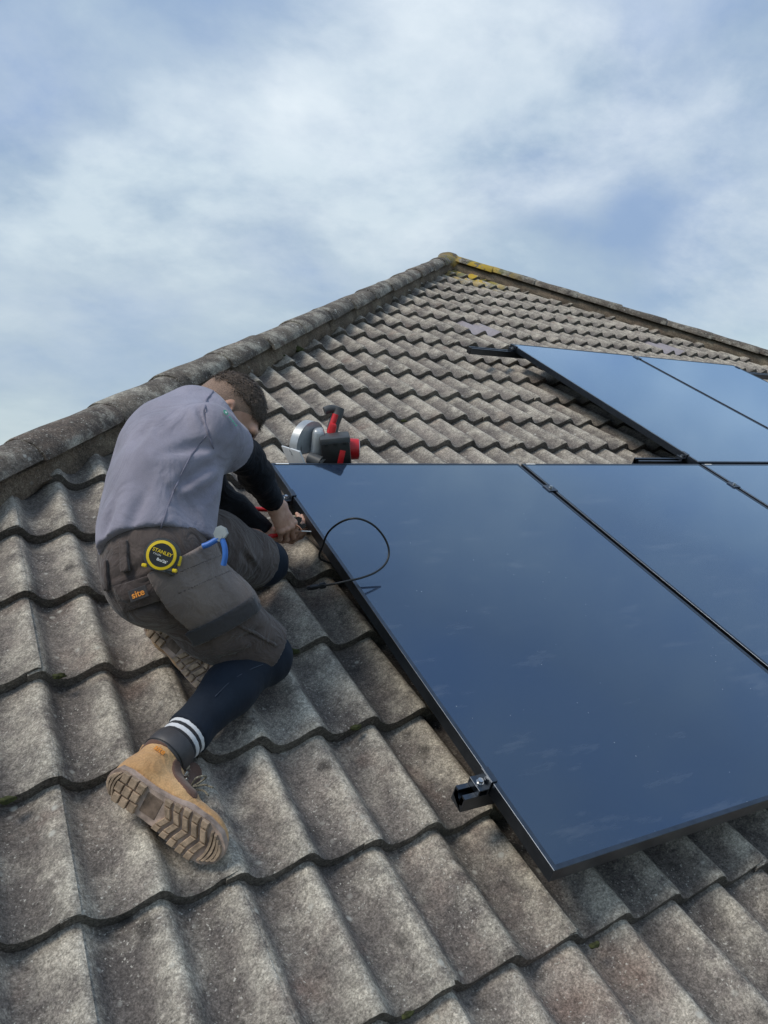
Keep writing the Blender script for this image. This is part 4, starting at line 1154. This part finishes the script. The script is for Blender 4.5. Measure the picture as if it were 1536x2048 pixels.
# ------------------------------------------------------------------ boots
def text_mesh(s, size, name, ext=.0004, bold=False):
    c = bpy.data.curves.new(name, 'FONT'); c.body = s; c.size = size; c.align_x = 'CENTER'; c.align_y = 'CENTER'; c.extrude = ext
    if bold: c.offset = size * .018
    o = bpy.data.objects.new(name, c); COL.objects.link(o)
    dg = bpy.context.evaluated_depsgraph_get(); dg.update()
    me = bpy.data.meshes.new_from_object(o.evaluated_get(dg)); bpy.data.objects.remove(o); bpy.data.curves.remove(c)
    me.name = name; return me
OUTL = [(-.035, -.030), (-.048, -.012), (-.050, .0), (-.048, .012), (-.035, .030), (-.01, .036), (.05, .034), (.09, .036), (.14, .046), (.18, .049), (.215, .043), (.238, .027), (.247, .005), (.242, -.016), (.222, -.034), (.185, -.043), (.14, -.042), (.09, -.034), (.05, -.031), (-.01, -.034)]
def boot(fm, full=True, sh=(0, 0, 1)):
    """local: x heel to toe, y towards the big-toe side, z up; sole bottom at z=0; ankle near (0,0,.1)"""
    g = Field((-.10, -.10, -.005), (.28, .10, .235), .0045)
    g.ell((.005, 0, .055), (.056, .042, .055), k=.03)
    g.chain([(.03, 0, .06), (.10, .002, .055), (.165, .004, .042)], [.042, .043, .040], k=.04, flat=((0, 0, 1), .95))
    g.ell((.190, .005, .040), (.056, .045, .036), k=.03)
    sh = unit(sh); s0 = np.array([0, 0, .068]); SFm = frame(Vector(s0), Vector(np.cross([0, 1, 0], sh)), z=Vector(sh))
    g.chain([s0, s0 + sh * .095], [.045, .050], k=.03)
    g.cone((.06, 0, .09), (.03, 0, .14), .035, .036, k=.03)
    g.warp(lambda X: .0012 * vnoise(X, 40, 61) + .0016 * np.sin(X[..., 0] * 190 + 2 * vnoise(X, 20, 62)) * np.exp(-((X[..., 0] - .13) / .03) ** 2) * (X[..., 2] > .05))
    g.plane((0, 0, .026), (0, 0, -1)); g.plane(s0 + sh * .078, sh)
    b_ = link('boot', g.mesh('boot', (0, 0, 0)), M_LEATHER, person); b_.matrix_local = Matrix.Translation(-Vector(PB_)) @ fm
    # midsole and outsole with lugs
    bm = bmesh.new(); prism(bm, [(x * 1.02, y * 1.08) for x, y in OUTL], .008, .030)
    es = [e for e in bm.edges if abs(e.verts[0].co.z - e.verts[1].co.z) < 1e-6 and e.verts[0].co.z > .02]
    bmesh.ops.bevel(bm, geom=es, offset=.004, segments=2, affect='EDGES')
    link('midsole', from_bm(bm, 'midsole', .7), M_MID, b_)
    def inside(x, y):
        c = False; n = len(OUTL)
        for i in range(n):
            x1, y1 = OUTL[i]; x2, y2 = OUTL[(i + 1) % n]
            if (y1 > y) != (y2 > y) and x < (x2 - x1) * (y - y1) / (y2 - y1) + x1: c = not c
        return c
    def width(x):
        ys = [y for y in np.arange(-.06, .06, .001) if inside(x, y)]
        return (min(ys), max(ys)) if ys else (0, 0)
    def lug(pts, z=-.0005):
        bm = bmesh.new(); vs = prism(bm, pts, z, .010)
        es = [e for e in bm.edges if e.verts[0].co.z < .002 and e.verts[1].co.z < .002]
        bmesh.ops.bevel(bm, geom=es, offset=.0012, segments=1, affect='EDGES')
        bmesh.ops.recalc_face_normals(bm, faces=bm.faces[:])
        link('tread_lug', from_bm(bm, 'tread_lug', .5), M_LUG, b_)
    # heel: three rows of blocks
    for x0, x1 in ((-.020, -.004), (.000, .017), (.021, .038)):
        lo, hi = width((x0 + x1) / 2); lo *= 1.04; hi *= 1.04
        n = 3; g_ = .0035; wd_ = (hi - lo - g_ * (n - 1)) / n
        for i in range(n):
            y0 = lo + i * (wd_ + g_); sk = .004 * (1 - abs(i - 1))
            lug([(x0 - sk, y0), (x1 - sk, y0), (x1 - sk, y0 + wd_), (x0 - sk, y0 + wd_)])
    for k, xx in enumerate((-.0255, -.033, -.0405)):       # curved ridges of the heel end
        lo, hi = width(max(xx, -.046)); hw = (hi - lo) / 2 * .95
        arc = [(xx - .010 * (1 - (t / 1.0) ** 2) + .004, hw * t) for t in np.linspace(-1, 1, 9)]
        lug(arc + [(x + .0045, y) for x, y in arc[::-1]])
    # forefoot: chevrons in two halves plus edge blocks
    for k in range(5):
        xc = .092 + .0225 * k
        lo, hi = width(xc)
        for sgn in (-1, 1):
            e = hi if sgn > 0 else -lo
            m_ = .62
            pts = [(xc + .012, sgn * .0015), (xc + .026, sgn * .0015), (xc + .014, sgn * e * m_), (xc, sgn * e * m_)]
            lug(pts if sgn > 0 else pts[::-1])
            pts = [(xc - .001, sgn * (e * m_ + .003)), (xc + .014, sgn * (e * m_ + .003)), (xc + .012, sgn * e * 1.05), (xc - .004, sgn * e * 1.05)]
            lug(pts if sgn > 0 else pts[::-1])
    for k, xx in enumerate((.212, .221, .230, .238)):
        lo, hi = width(min(xx, .243)); c0 = (lo + hi) / 2; hw = (hi - lo) / 2 * .92
        arc = [(xx + .008 * (1 - t * t) - .006, c0 + hw * t) for t in np.linspace(-1, 1, 9)]
        lug(arc + [(x + .0055, y) for x, y in arc[::-1]])
    bm = bmesh.new(); box(bm, (.065, 0, .010), (.042, .050, .006), bev=.002); link('arch_plate', from_bm(bm, 'arch_plate'), M_SOLE, b_)
    if not full: return b_
    # padded collar, tongue strap, side panels, laces and hooks
    def ringtube(z, rx, ry, x0, r, mt, nm):
        pts = [(x0 + rx * math.cos(t), ry * math.sin(t), z + .012 * math.cos(t)) for t in np.linspace(0, 2 * math.pi, 21)]
        return link(nm, tube_mesh(pts, r, nm, n=8, res=3), mt, b_)
    bm = bmesh.new(); n = 32; rings = []
    for z, k_ in ((.068, .95), (.072, 1.04), (.090, 1.08), (.112, 1.05), (.118, 1.0), (.114, .90)):
        rings.append([bm.verts.new((.002 + .052 * k_ * math.cos(2 * math.pi * i / n), .050 * k_ * math.sin(2 * math.pi * i / n), z)) for i in range(n)])
    for A, Bv in zip(rings, rings[1:]):
        for i in range(n): bm.faces.new((A[i], A[(i + 1) % n], Bv[(i + 1) % n], Bv[i]))
    link('collar', from_bm(bm, 'collar', 1.0), M_COLLAR, b_, SFm)
    link('collar_piping', tube_mesh([(.002 + .0535 * math.cos(t), .0515 * math.sin(t), .074) for t in np.linspace(0, 2 * math.pi, 25)], .0022, 'piping', n=6, res=2), M_BLACKPL, b_, SFm)
    link('tongue', tube_mesh([(.100, 0, .098), (.078, 0, .128), (.062, 0, .165), (.064, 0, .205)], .026, 'tongue', n=12, res=4), M_LEATHER_D, b_)
    def side_patch(s, mt, nm, c, r, dz=0):
        q = Field((-.10, -.10, -.005), (.28, .10, .235), .0045); q.F = g.F - .0022
        X = q.grid(); dd = (((X[..., 0] - c[0]) / r[0]) ** 2 + ((X[..., 2] - c[1] - (X[..., 0] - c[0]) * dz) / r[1]) ** 2) ** .5 - 1
        q.F = np.maximum(np.maximum(q.F, dd * min(r)), .004 - X[..., 1] * s).astype(np.float32)
        link(nm, q.mesh(nm), mt, b_)
    side_patch(-1, M_LEATHER_D, 'side_panel', (.085, .080), (.050, .026), -.55)
    side_patch(-1, M_LEATHER_D, 'logo_panel', (-.012, .118), (.040, .015))
    cam_l = np.array((fm @ SFm).inverted().to_3x3() @ Vector(CC - np.array(fm.translation))); aa = math.atan2(cam_l[1], cam_l[0]) - .35
    t_ = text_mesh('site', .020, 'boot_logo', bold=True); link('boot_logo', t_, M_ORANGE, b_, frame((-.012, -.0520, .133), (-1, 0, .06), z=(0, -1, 0)) @ Matrix.Rotation(math.pi, 4, 'Z') if False else SFm @ frame((.0535 * math.cos(aa) + .002, .0520 * math.sin(aa), .052), (-math.sin(aa), math.cos(aa), 0), z=(math.cos(aa), math.sin(aa), .0)))
    link('pull_tab', tube_mesh([(-.050, -.010, .150), (-.062, -.010, .168), (-.062, .010, .168), (-.050, .010, .150)], .0035, 'pull_tab', n=8, res=5), M_LEATHER, b_)
    for i, (x, z) in enumerate(((.062, .172), (.073, .146), (.086, .122), (.102, .103), (.120, .092))):
        w_ = .030
        link('lace', tube_mesh([(x - .004, -w_, z - .010), (x + .012, -.012, z + .004), (x + .016, 0, z + .007), (x + .012, .012, z + .004), (x - .004, w_, z - .010)], .0026, 'lace', n=7, res=4), M_LACE, b_)
        for s in (-1, 1):
            bm = bmesh.new(); cyl(bm, (x - .006, s * (w_ - .004), z - .012), (x - .004, s * (w_ + .006), z - .009), .0058, .0042, n=12); link('lace_hook', from_bm(bm, 'lace_hook', .6), M_STEEL, b_)
    for pts in ([(.10, -.026, .105), (.122, -.045, .112), (.140, -.058, .098), (.150, -.070, .080)], [(.10, -.024, .105), (.115, -.052, .118), (.118, -.070, .102), (.105, -.062, .090), (.100, -.03, .102)], [(.10, -.024, .105), (.13, -.04, .10), (.15, -.052, .075)]):
        link('lace', tube_mesh(pts, .0024, 'lace', n=7, res=6), M_LACE, b_)
    return b_
hl_, A_R, NS_R = BH, BA, BN
ankR = Rank
FR_R = frame(Vector(hl_ + A_R * .05 * SC), Vector(A_R), z=Vector(-NS_R)) @ Matrix.Scale(SC, 4)
print('ankle gap', np.array(FR_R @ Vector((0, 0, .12))) - Rank)
boot(FR_R, True, np.array(FR_R.inverted().to_3x3() @ Vector(Rkn - Rank)))
NS_L = unit([-.62, -.42, .66]); A_L = unit([.36, -.93, .0]); A_L = unit(A_L - NS_L * (A_L @ NS_L))
FR_L = frame(Vector(B(318, 1256, -.03)), Vector(A_L), z=Vector(-NS_L)) @ Matrix.Scale(.93, 4)
boot(FR_L, False)
print('boot toe px', to_px(np.array(FR_R @ Vector((.24, 0, 0)))), 'heel', to_px(np.array(FR_R @ Vector((-.05, 0, 0)))), 'w', (FR_R @ Vector((.2, .045, .02))).z, (FR_R @ Vector((0, .04, .02))).z)
print('bootL toe px', to_px(np.array(FR_L @ Vector((.24, 0, 0)))), 'heel', to_px(np.array(FR_L @ Vector((-.05, 0, 0)))), 'w', (FR_L @ Vector((.2, .045, .02))).z, (FR_L @ Vector((0, .04, .02))).z)
# 'site' on the back pocket
p = on_surface(SHORTS_F, 281, 1186)
if p is not None:
    fm = frame(Vector(p - cZ * .016 - PB_), Vector(cR * .93 - cD * .36), z=Vector(-cZ * .9 - cR * .25 - cD * .1))
    bm = bmesh.new(); box(bm, (0, 0, -.001), (.040, .026, .003), bev=.001); link('pocket_badge', from_bm(bm, 'pocket_badge'), M_POCKET_D, bp or shorts, fm)
    link('pocket_logo', text_mesh('site', .020, 'pocket_logo', bold=True), M_ORANGE, bp or shorts, Matrix.Translation(Vector(-cZ) * .0012) @ fm)
# small print on the sleeve
p = on_surface(SHIRT_F, 456, 834)
if p is not None:
    M_GREEN = plain('green_print', (0.10, 0.36, 0.24), .8, var=.05)
    fm = frame(Vector(p + nrm(SHIRT_F, p) * .003 - PB_), Vector(cR * .80 + cD * .55), z=Vector(nrm(SHIRT_F, p)))
    fm = Matrix.Translation(fm.translation) @ (Matrix.Identity(4) if False else frame((0, 0, 0), Vector(np.cross(np.cross(nrm(SHIRT_F, p), cR * .80 + cD * .55), nrm(SHIRT_F, p))), z=Vector(nrm(SHIRT_F, p))))
    bm = bmesh.new()
    for pts in ([(-.018, -.006), (-.010, -.010), (-.004, -.004), (-.006, .006), (-.014, .008), (-.019, .002)],): prism(bm, pts, 0, .0006)
    link('sleeve_logo', from_bm(bm, 'sleeve_logo'), M_GREEN, shirt, fm)
    bm = bmesh.new(); prism(bm, [(-.0145, -.002), (-.010, -.004), (-.008, .001), (-.012, .004)], .0006, .0011); link('sleeve_logo', from_bm(bm, 'sleeve_logo'), M_WHITE, shirt, fm)
    for i in range(5):
        bm = bmesh.new(); box(bm, (.003 + .006 * i, .0, .0003), (.004, .006 if i % 2 else .008, .0006)); link('sleeve_logo', from_bm(bm, 'sleeve_logo'), M_GREEN, shirt, fm)

# ------------------------------------------------------------------ tools
# tape measure on the belt
tp = D(322, 1108, 1.63)
ps = on_surface(SHORTS_F, 330, 1110)
if ps is not None: tp = ps - cZ * .020
TF = frame(Vector(tp), Vector(cR * .97 + cD * .22 + cZ * .1), z=Vector(-cZ * .93 - cR * .30 - cD * .18))
tape = root('tape_measure', (0, 0, 0), "yellow and black tape measure clipped to the worker's waistband", 'tape measure', frame=TF)
out = []
for i in range(28):
    a = 2 * math.pi * i / 28; r = .0375
    x, y = r * math.cos(a), r * math.sin(a)
    if a > math.pi * 1.05 and a < math.pi * 1.95: y = max(y, -.033)
    out.append((x, y))
out = out[:24] + [(.034, -.036)] + out[24:]
bm = bmesh.new(); prism(bm, out, -.017, .013)
es = [e for e in bm.edges if abs(e.verts[0].co.z - e.verts[1].co.z) < 1e-6]
bmesh.ops.bevel(bm, geom=es, offset=.004, segments=3, affect='EDGES'); link('case', from_bm(bm, 'tape_case', .6), M_DKGREY, tape)
bm = bmesh.new(); A1 = [bm.verts.new((.031 * math.cos(t), .031 * math.sin(t), .0145)) for t in np.linspace(0, 2 * math.pi, 40, endpoint=False)]
A2 = [bm.verts.new((.0255 * math.cos(t), .0255 * math.sin(t), .0155)) for t in np.linspace(0, 2 * math.pi, 40, endpoint=False)]
A0 = [bm.verts.new((.0325 * math.cos(t), .0325 * math.sin(t), .0115)) for t in np.linspace(0, 2 * math.pi, 40, endpoint=False)]
for i in range(40):
    bm.faces.new((A0[i], A0[(i + 1) % 40], A1[(i + 1) % 40], A1[i])); bm.faces.new((A1[i], A1[(i + 1) % 40], A2[(i + 1) % 40], A2[i]))
link('yellow_ring', from_bm(bm, 'yellow_ring', .6), M_YELLOW, tape)
bm = bmesh.new(); cyl(bm, (0, 0, .010), (0, 0, .0150), .0258, n=40); link('label', from_bm(bm, 'tape_label', .6), M_BLACKPL, tape)
for x, y, s in ((-.030, -.028, .011), (.033, -.026, .011)):
    bm = bmesh.new(); box(bm, (x, y, .006), (s, .008, .014), bev=.002); link('yellow_corner', from_bm(bm, 'yellow_corner'), M_YELLOW, tape)
bm = bmesh.new(); box(bm, (.038, -.004, .0), (.006, .022, .016), bev=.002); link('blade_lock', from_bm(bm, 'blade_lock'), M_YELLOW, tape)
bm = bmesh.new(); box(bm, (0, .012, -.0185), (.016, .05, .0025), bev=.0008); link('belt_clip', from_bm(bm, 'belt_clip'), M_STEEL, tape)
ti = Matrix.Rotation(-.16, 4, 'Z')
link('brand_text', text_mesh('STANLEY', .0105, 'brand_text', bold=True), M_YELLOW, tape, ti @ Matrix.Translation((0, .0065, .0153)))
link('model_text', text_mesh('TYLON', .0052, 'model_text'), M_WHITE, tape, ti @ Matrix.Translation((-.009, -.0015, .0153)))
link('length_text', text_mesh("8m/26'", .0085, 'length_text', bold=True), M_WHITE, tape, ti @ Matrix.Translation((.006, -.0105, .0153)))
# blue-handled cutters in the front pocket
tp = D(438, 1078, 1.72)
BF = frame(Vector(tp), Vector(cR), z=Vector(-cZ))
pl_ = root('pliers', (0, 0, 0), "blue-handled pliers hanging upside down from the worker's front pocket", 'pliers', frame=BF)
bm = bmesh.new(); prism(bm, [(-.012, .012), (-.006, .026), (.004, .030), (.016, .024), (.021, .012), (.016, .004), (.002, -.006), (-.006, -.004)], -.006, .006)
es = [e for e in bm.edges if abs(e.verts[0].co.z - e.verts[1].co.z) < 1e-6]; bmesh.ops.bevel(bm, geom=es, offset=.0018, segments=2, affect='EDGES')
cyl(bm, (.003, .006, -.007), (.003, .006, .0075), .0055, n=18); link('jaw', from_bm(bm, 'jaw', .6), M_GREYMET, pl_)
link('handle', tube_mesh([(.004, .004, 0), (-.010, -.004, 0), (-.024, -.012, .001), (-.036, -.016, .0)], .0065, 'handle', n=10, res=5), M_BLUE, pl_)
link('handle', tube_mesh([(.006, .002, 0), (.013, -.018, .002), (.014, -.038, .002), (.010, -.058, 0)], .0065, 'handle', n=10, res=5), M_BLUE, pl_)
# red-handled crimping cutters in the hands
Q0 = D(593, 1046, 2.48)
cut_ = root('cable_cutters', Q0, "red-handled cutters with black jaws gripped in the worker's right hand", 'cutters')
def rel(p): return np.array(p) - Q0
h1 = D(512, 1018, 2.47); h2 = D(539, 1073, 2.425)
link('handle', tube_mesh([rel(Q0), rel(lerp(Q0, h1, .3) - cD * .010), rel(lerp(Q0, h1, .65) - cD * .012), rel(h1), rel(h1 - cR * .014 - cD * .004)], .0075, 'handle', n=10, res=5), M_RED, cut_)
link('handle', tube_mesh([rel(Q0), rel(lerp(Q0, h2, .35) + cD * .006), rel(lerp(Q0, h2, .7) + cD * .006), rel(h2), rel(h2 - cR * .012 + cD * .006)], .0075, 'handle', n=10, res=5), M_RED, cut_)
fm = frame((0, 0, 0), Vector(cR * .93 + cD * .3 + cZ * .1), z=Vector(-cZ))
bm = bmesh.new(); prism(bm, [(-.016, -.010), (-.010, -.020), (.006, -.023), (.020, -.017), (.030, -.006), (.032, .004), (.022, .006), (.018, .001), (.010, .002), (.014, .010), (.012, .020), (0, .022), (-.012, .014)], -.007, .007, mat=fm)
cyl(bm, fm @ Vector((0, 0, -.009)), fm @ Vector((0, 0, .009)), .007, n=18)
link('jaw', from_bm(bm, 'jaw', .5), M_BLACKPL, cut_)
bm = bmesh.new(); cyl(bm, fm @ Vector((0, 0, .009)), fm @ Vector((0, 0, .0105)), .0045, n=16); link('pivot', from_bm(bm, 'pivot', .5), M_STEEL, cut_)
# stripped wire end being crimped
w0, w1 = D(602, 1062, 2.44), D(622, 1063, 2.46)
wire = root('wire_end', w0, "stripped white wire end with copper strands between the worker's fingers", 'wire')
link('wire', tube_mesh([(0, 0, 0), lerp(w0, w1, .5) - w0, w1 - w0], .0017, 'wire', n=8), M_WHITE, wire)
link('copper', tube_mesh([D(592, 1050, 2.435) - w0, D(598, 1054, 2.435) - w0, D(603, 1060, 2.44) - w0], .0032, 'copper', n=8), M_COPPER, wire)
0 and link('lead', tube_mesh([D(606, 1066, 2.44) - w0, D(604, 1078, 2.45) - w0, D(612, 1090, 2.48) - w0, B(640, 1108, -.07) - w0], .0030, 'lead', n=8), M_RUBBER, wire)

# circular saw parked above the panel
for py in range(915, 1000):
    sb = B(650, py, -.122)
    if sb[1] < .118: break
sb = sb - cD * .040
SF = frame(Vector(sb), Vector(cR * .995 + cZ * .1), z=Vector(-cD * .97 - cZ * .24)) @ Matrix.Scale(1.36, 4)
saw = root('circular_saw', (0, 0, 0), 'red and grey cordless circular saw parked above the panel top edge', 'saw', frame=SF)
def bx(name, c, s, mt, bev=.003, rot=None, parent=None, seg=2):
    bm = bmesh.new(); box(bm, (0, 0, 0), s, bev=bev, seg=seg)
    mm = Matrix.Translation(Vector(c)) @ (rot if rot is not None else Matrix())
    return link(name, from_bm(bm, name, .7), mt, parent or saw, mm)
RZ = lambda a: Matrix.Rotation(a, 4, 'Z'); RY = lambda a: Matrix.Rotation(a, 4, 'Y'); RX = lambda a: Matrix.Rotation(a, 4, 'X')
# x right, y towards the roof ridge, z up in the picture
bat = bx('battery', (.030, -.040, .046), (.082, .062, .090), M_BLACKPL, .006, RY(-.10) @ RX(.12))
bx('battery_cap', (0, .002, .044), (.086, .066, .022), M_DKGREY, .006, parent=bat)
bx('battery_stripe', (.012, -.0312, -.008), (.016, .002, .052), M_RED, .0005, RY(.30), parent=bat)
for i in range(3): bx('battery_latch', (-.026 + .026 * i, -.030, .037), (.012, .006, .007), M_BLACKPL, .001, parent=bat)
bm = bmesh.new(); cyl(bm, (0, 0, 0), (.040, 0, 0), .033, .030, n=28); bmesh.ops.bevel(bm, geom=[e for e in bm.edges if len(e.link_faces) == 2 and e.calc_face_angle(0) > 1], offset=.006, segments=2, affect='EDGES')
mt_ = link('motor', from_bm(bm, 'motor', .7), M_RED, saw, Matrix.Translation((.058, .01, .052)))
bm = bmesh.new(); cyl(bm, (0, 0, 0), (.002, 0, 0), .024, n=20); link('motor_badge', from_bm(bm, 'motor_badge', .6), M_LTMET, mt_, Matrix.Translation((.0405, 0, 0)))
bx('body_neck', (.012, .0, .078), (.022, .045, .105), M_RED, .008, RY(.22))
bx('gear_case', (-.022, .005, .072), (.036, .085, .085), M_GREYMET, .014, RY(.10), seg=3)
bm = bmesh.new()                        # upper blade guard, a thick half disc
arc = [(math.cos(t) * .070, math.sin(t) * .070) for t in np.linspace(-.35, math.pi + .35, 26)]
prism(bm, arc, -.013, .013); es = [e for e in bm.edges if abs(e.verts[0].co.z - e.verts[1].co.z) < 1e-6]; bmesh.ops.bevel(bm, geom=es, offset=.005, segments=3, affect='EDGES')
link('blade_guard', from_bm(bm, 'blade_guard', .7), M_GREYMET, saw, frame((-.050, .01, .064), (.60, .80, 0), y=(.10, 0, .98)))
bm = bmesh.new(); cyl(bm, (-.004, 0, 0), (.004, 0, 0), .026, n=24); link('guard_boss', from_bm(bm, 'guard_boss', .6), M_DKGREY, saw, Matrix.Translation((-.072, -.012, .062)))
bx('shoe', (-.078, -.030, .008), (.005, .11, .115), M_LTMET, .001, RZ(.5) @ RY(-.42))
bx('shoe_lip', (-.050, -.06, .004), (.056, .004, .010), M_LTMET, .001, RY(.18))
bm = bmesh.new(); cyl(bm, (0, 0, 0), (.034, -.020, -.012), .017, .019, n=20); link('dust_port', from_bm(bm, 'dust_port', .6), M_DKGREY, saw, Matrix.Translation((-.046, -.050, .036)))
bm = bmesh.new(); cyl(bm, (.034, -.0201, -.012), (.0341, -.0202, -.0121), .0155, n=20); link('port_mouth', from_bm(bm, 'port_mouth'), M_GREYMET, saw, Matrix.Translation((-.0455, -.0505, .0357)))
link('handle', tube_mesh([(.020, .01, .10), (.026, .02, .125), (.036, .03, .150), (.040, .035, .168)], .0165, 'handle', n=14, res=5), M_DKGREY, saw)
link('grip_knob', tube_mesh([(.040, .035, .160), (.018, .03, .166), (-.002, .025, .160)], .012, 'grip', n=12, res=5), M_DKGREY, saw)
link('handle_bridge', tube_mesh([(.012, .0, .10), (.022, .005, .128), (.030, .012, .152)], .009, 'bridge', n=10, res=5), M_RED, saw)
#END
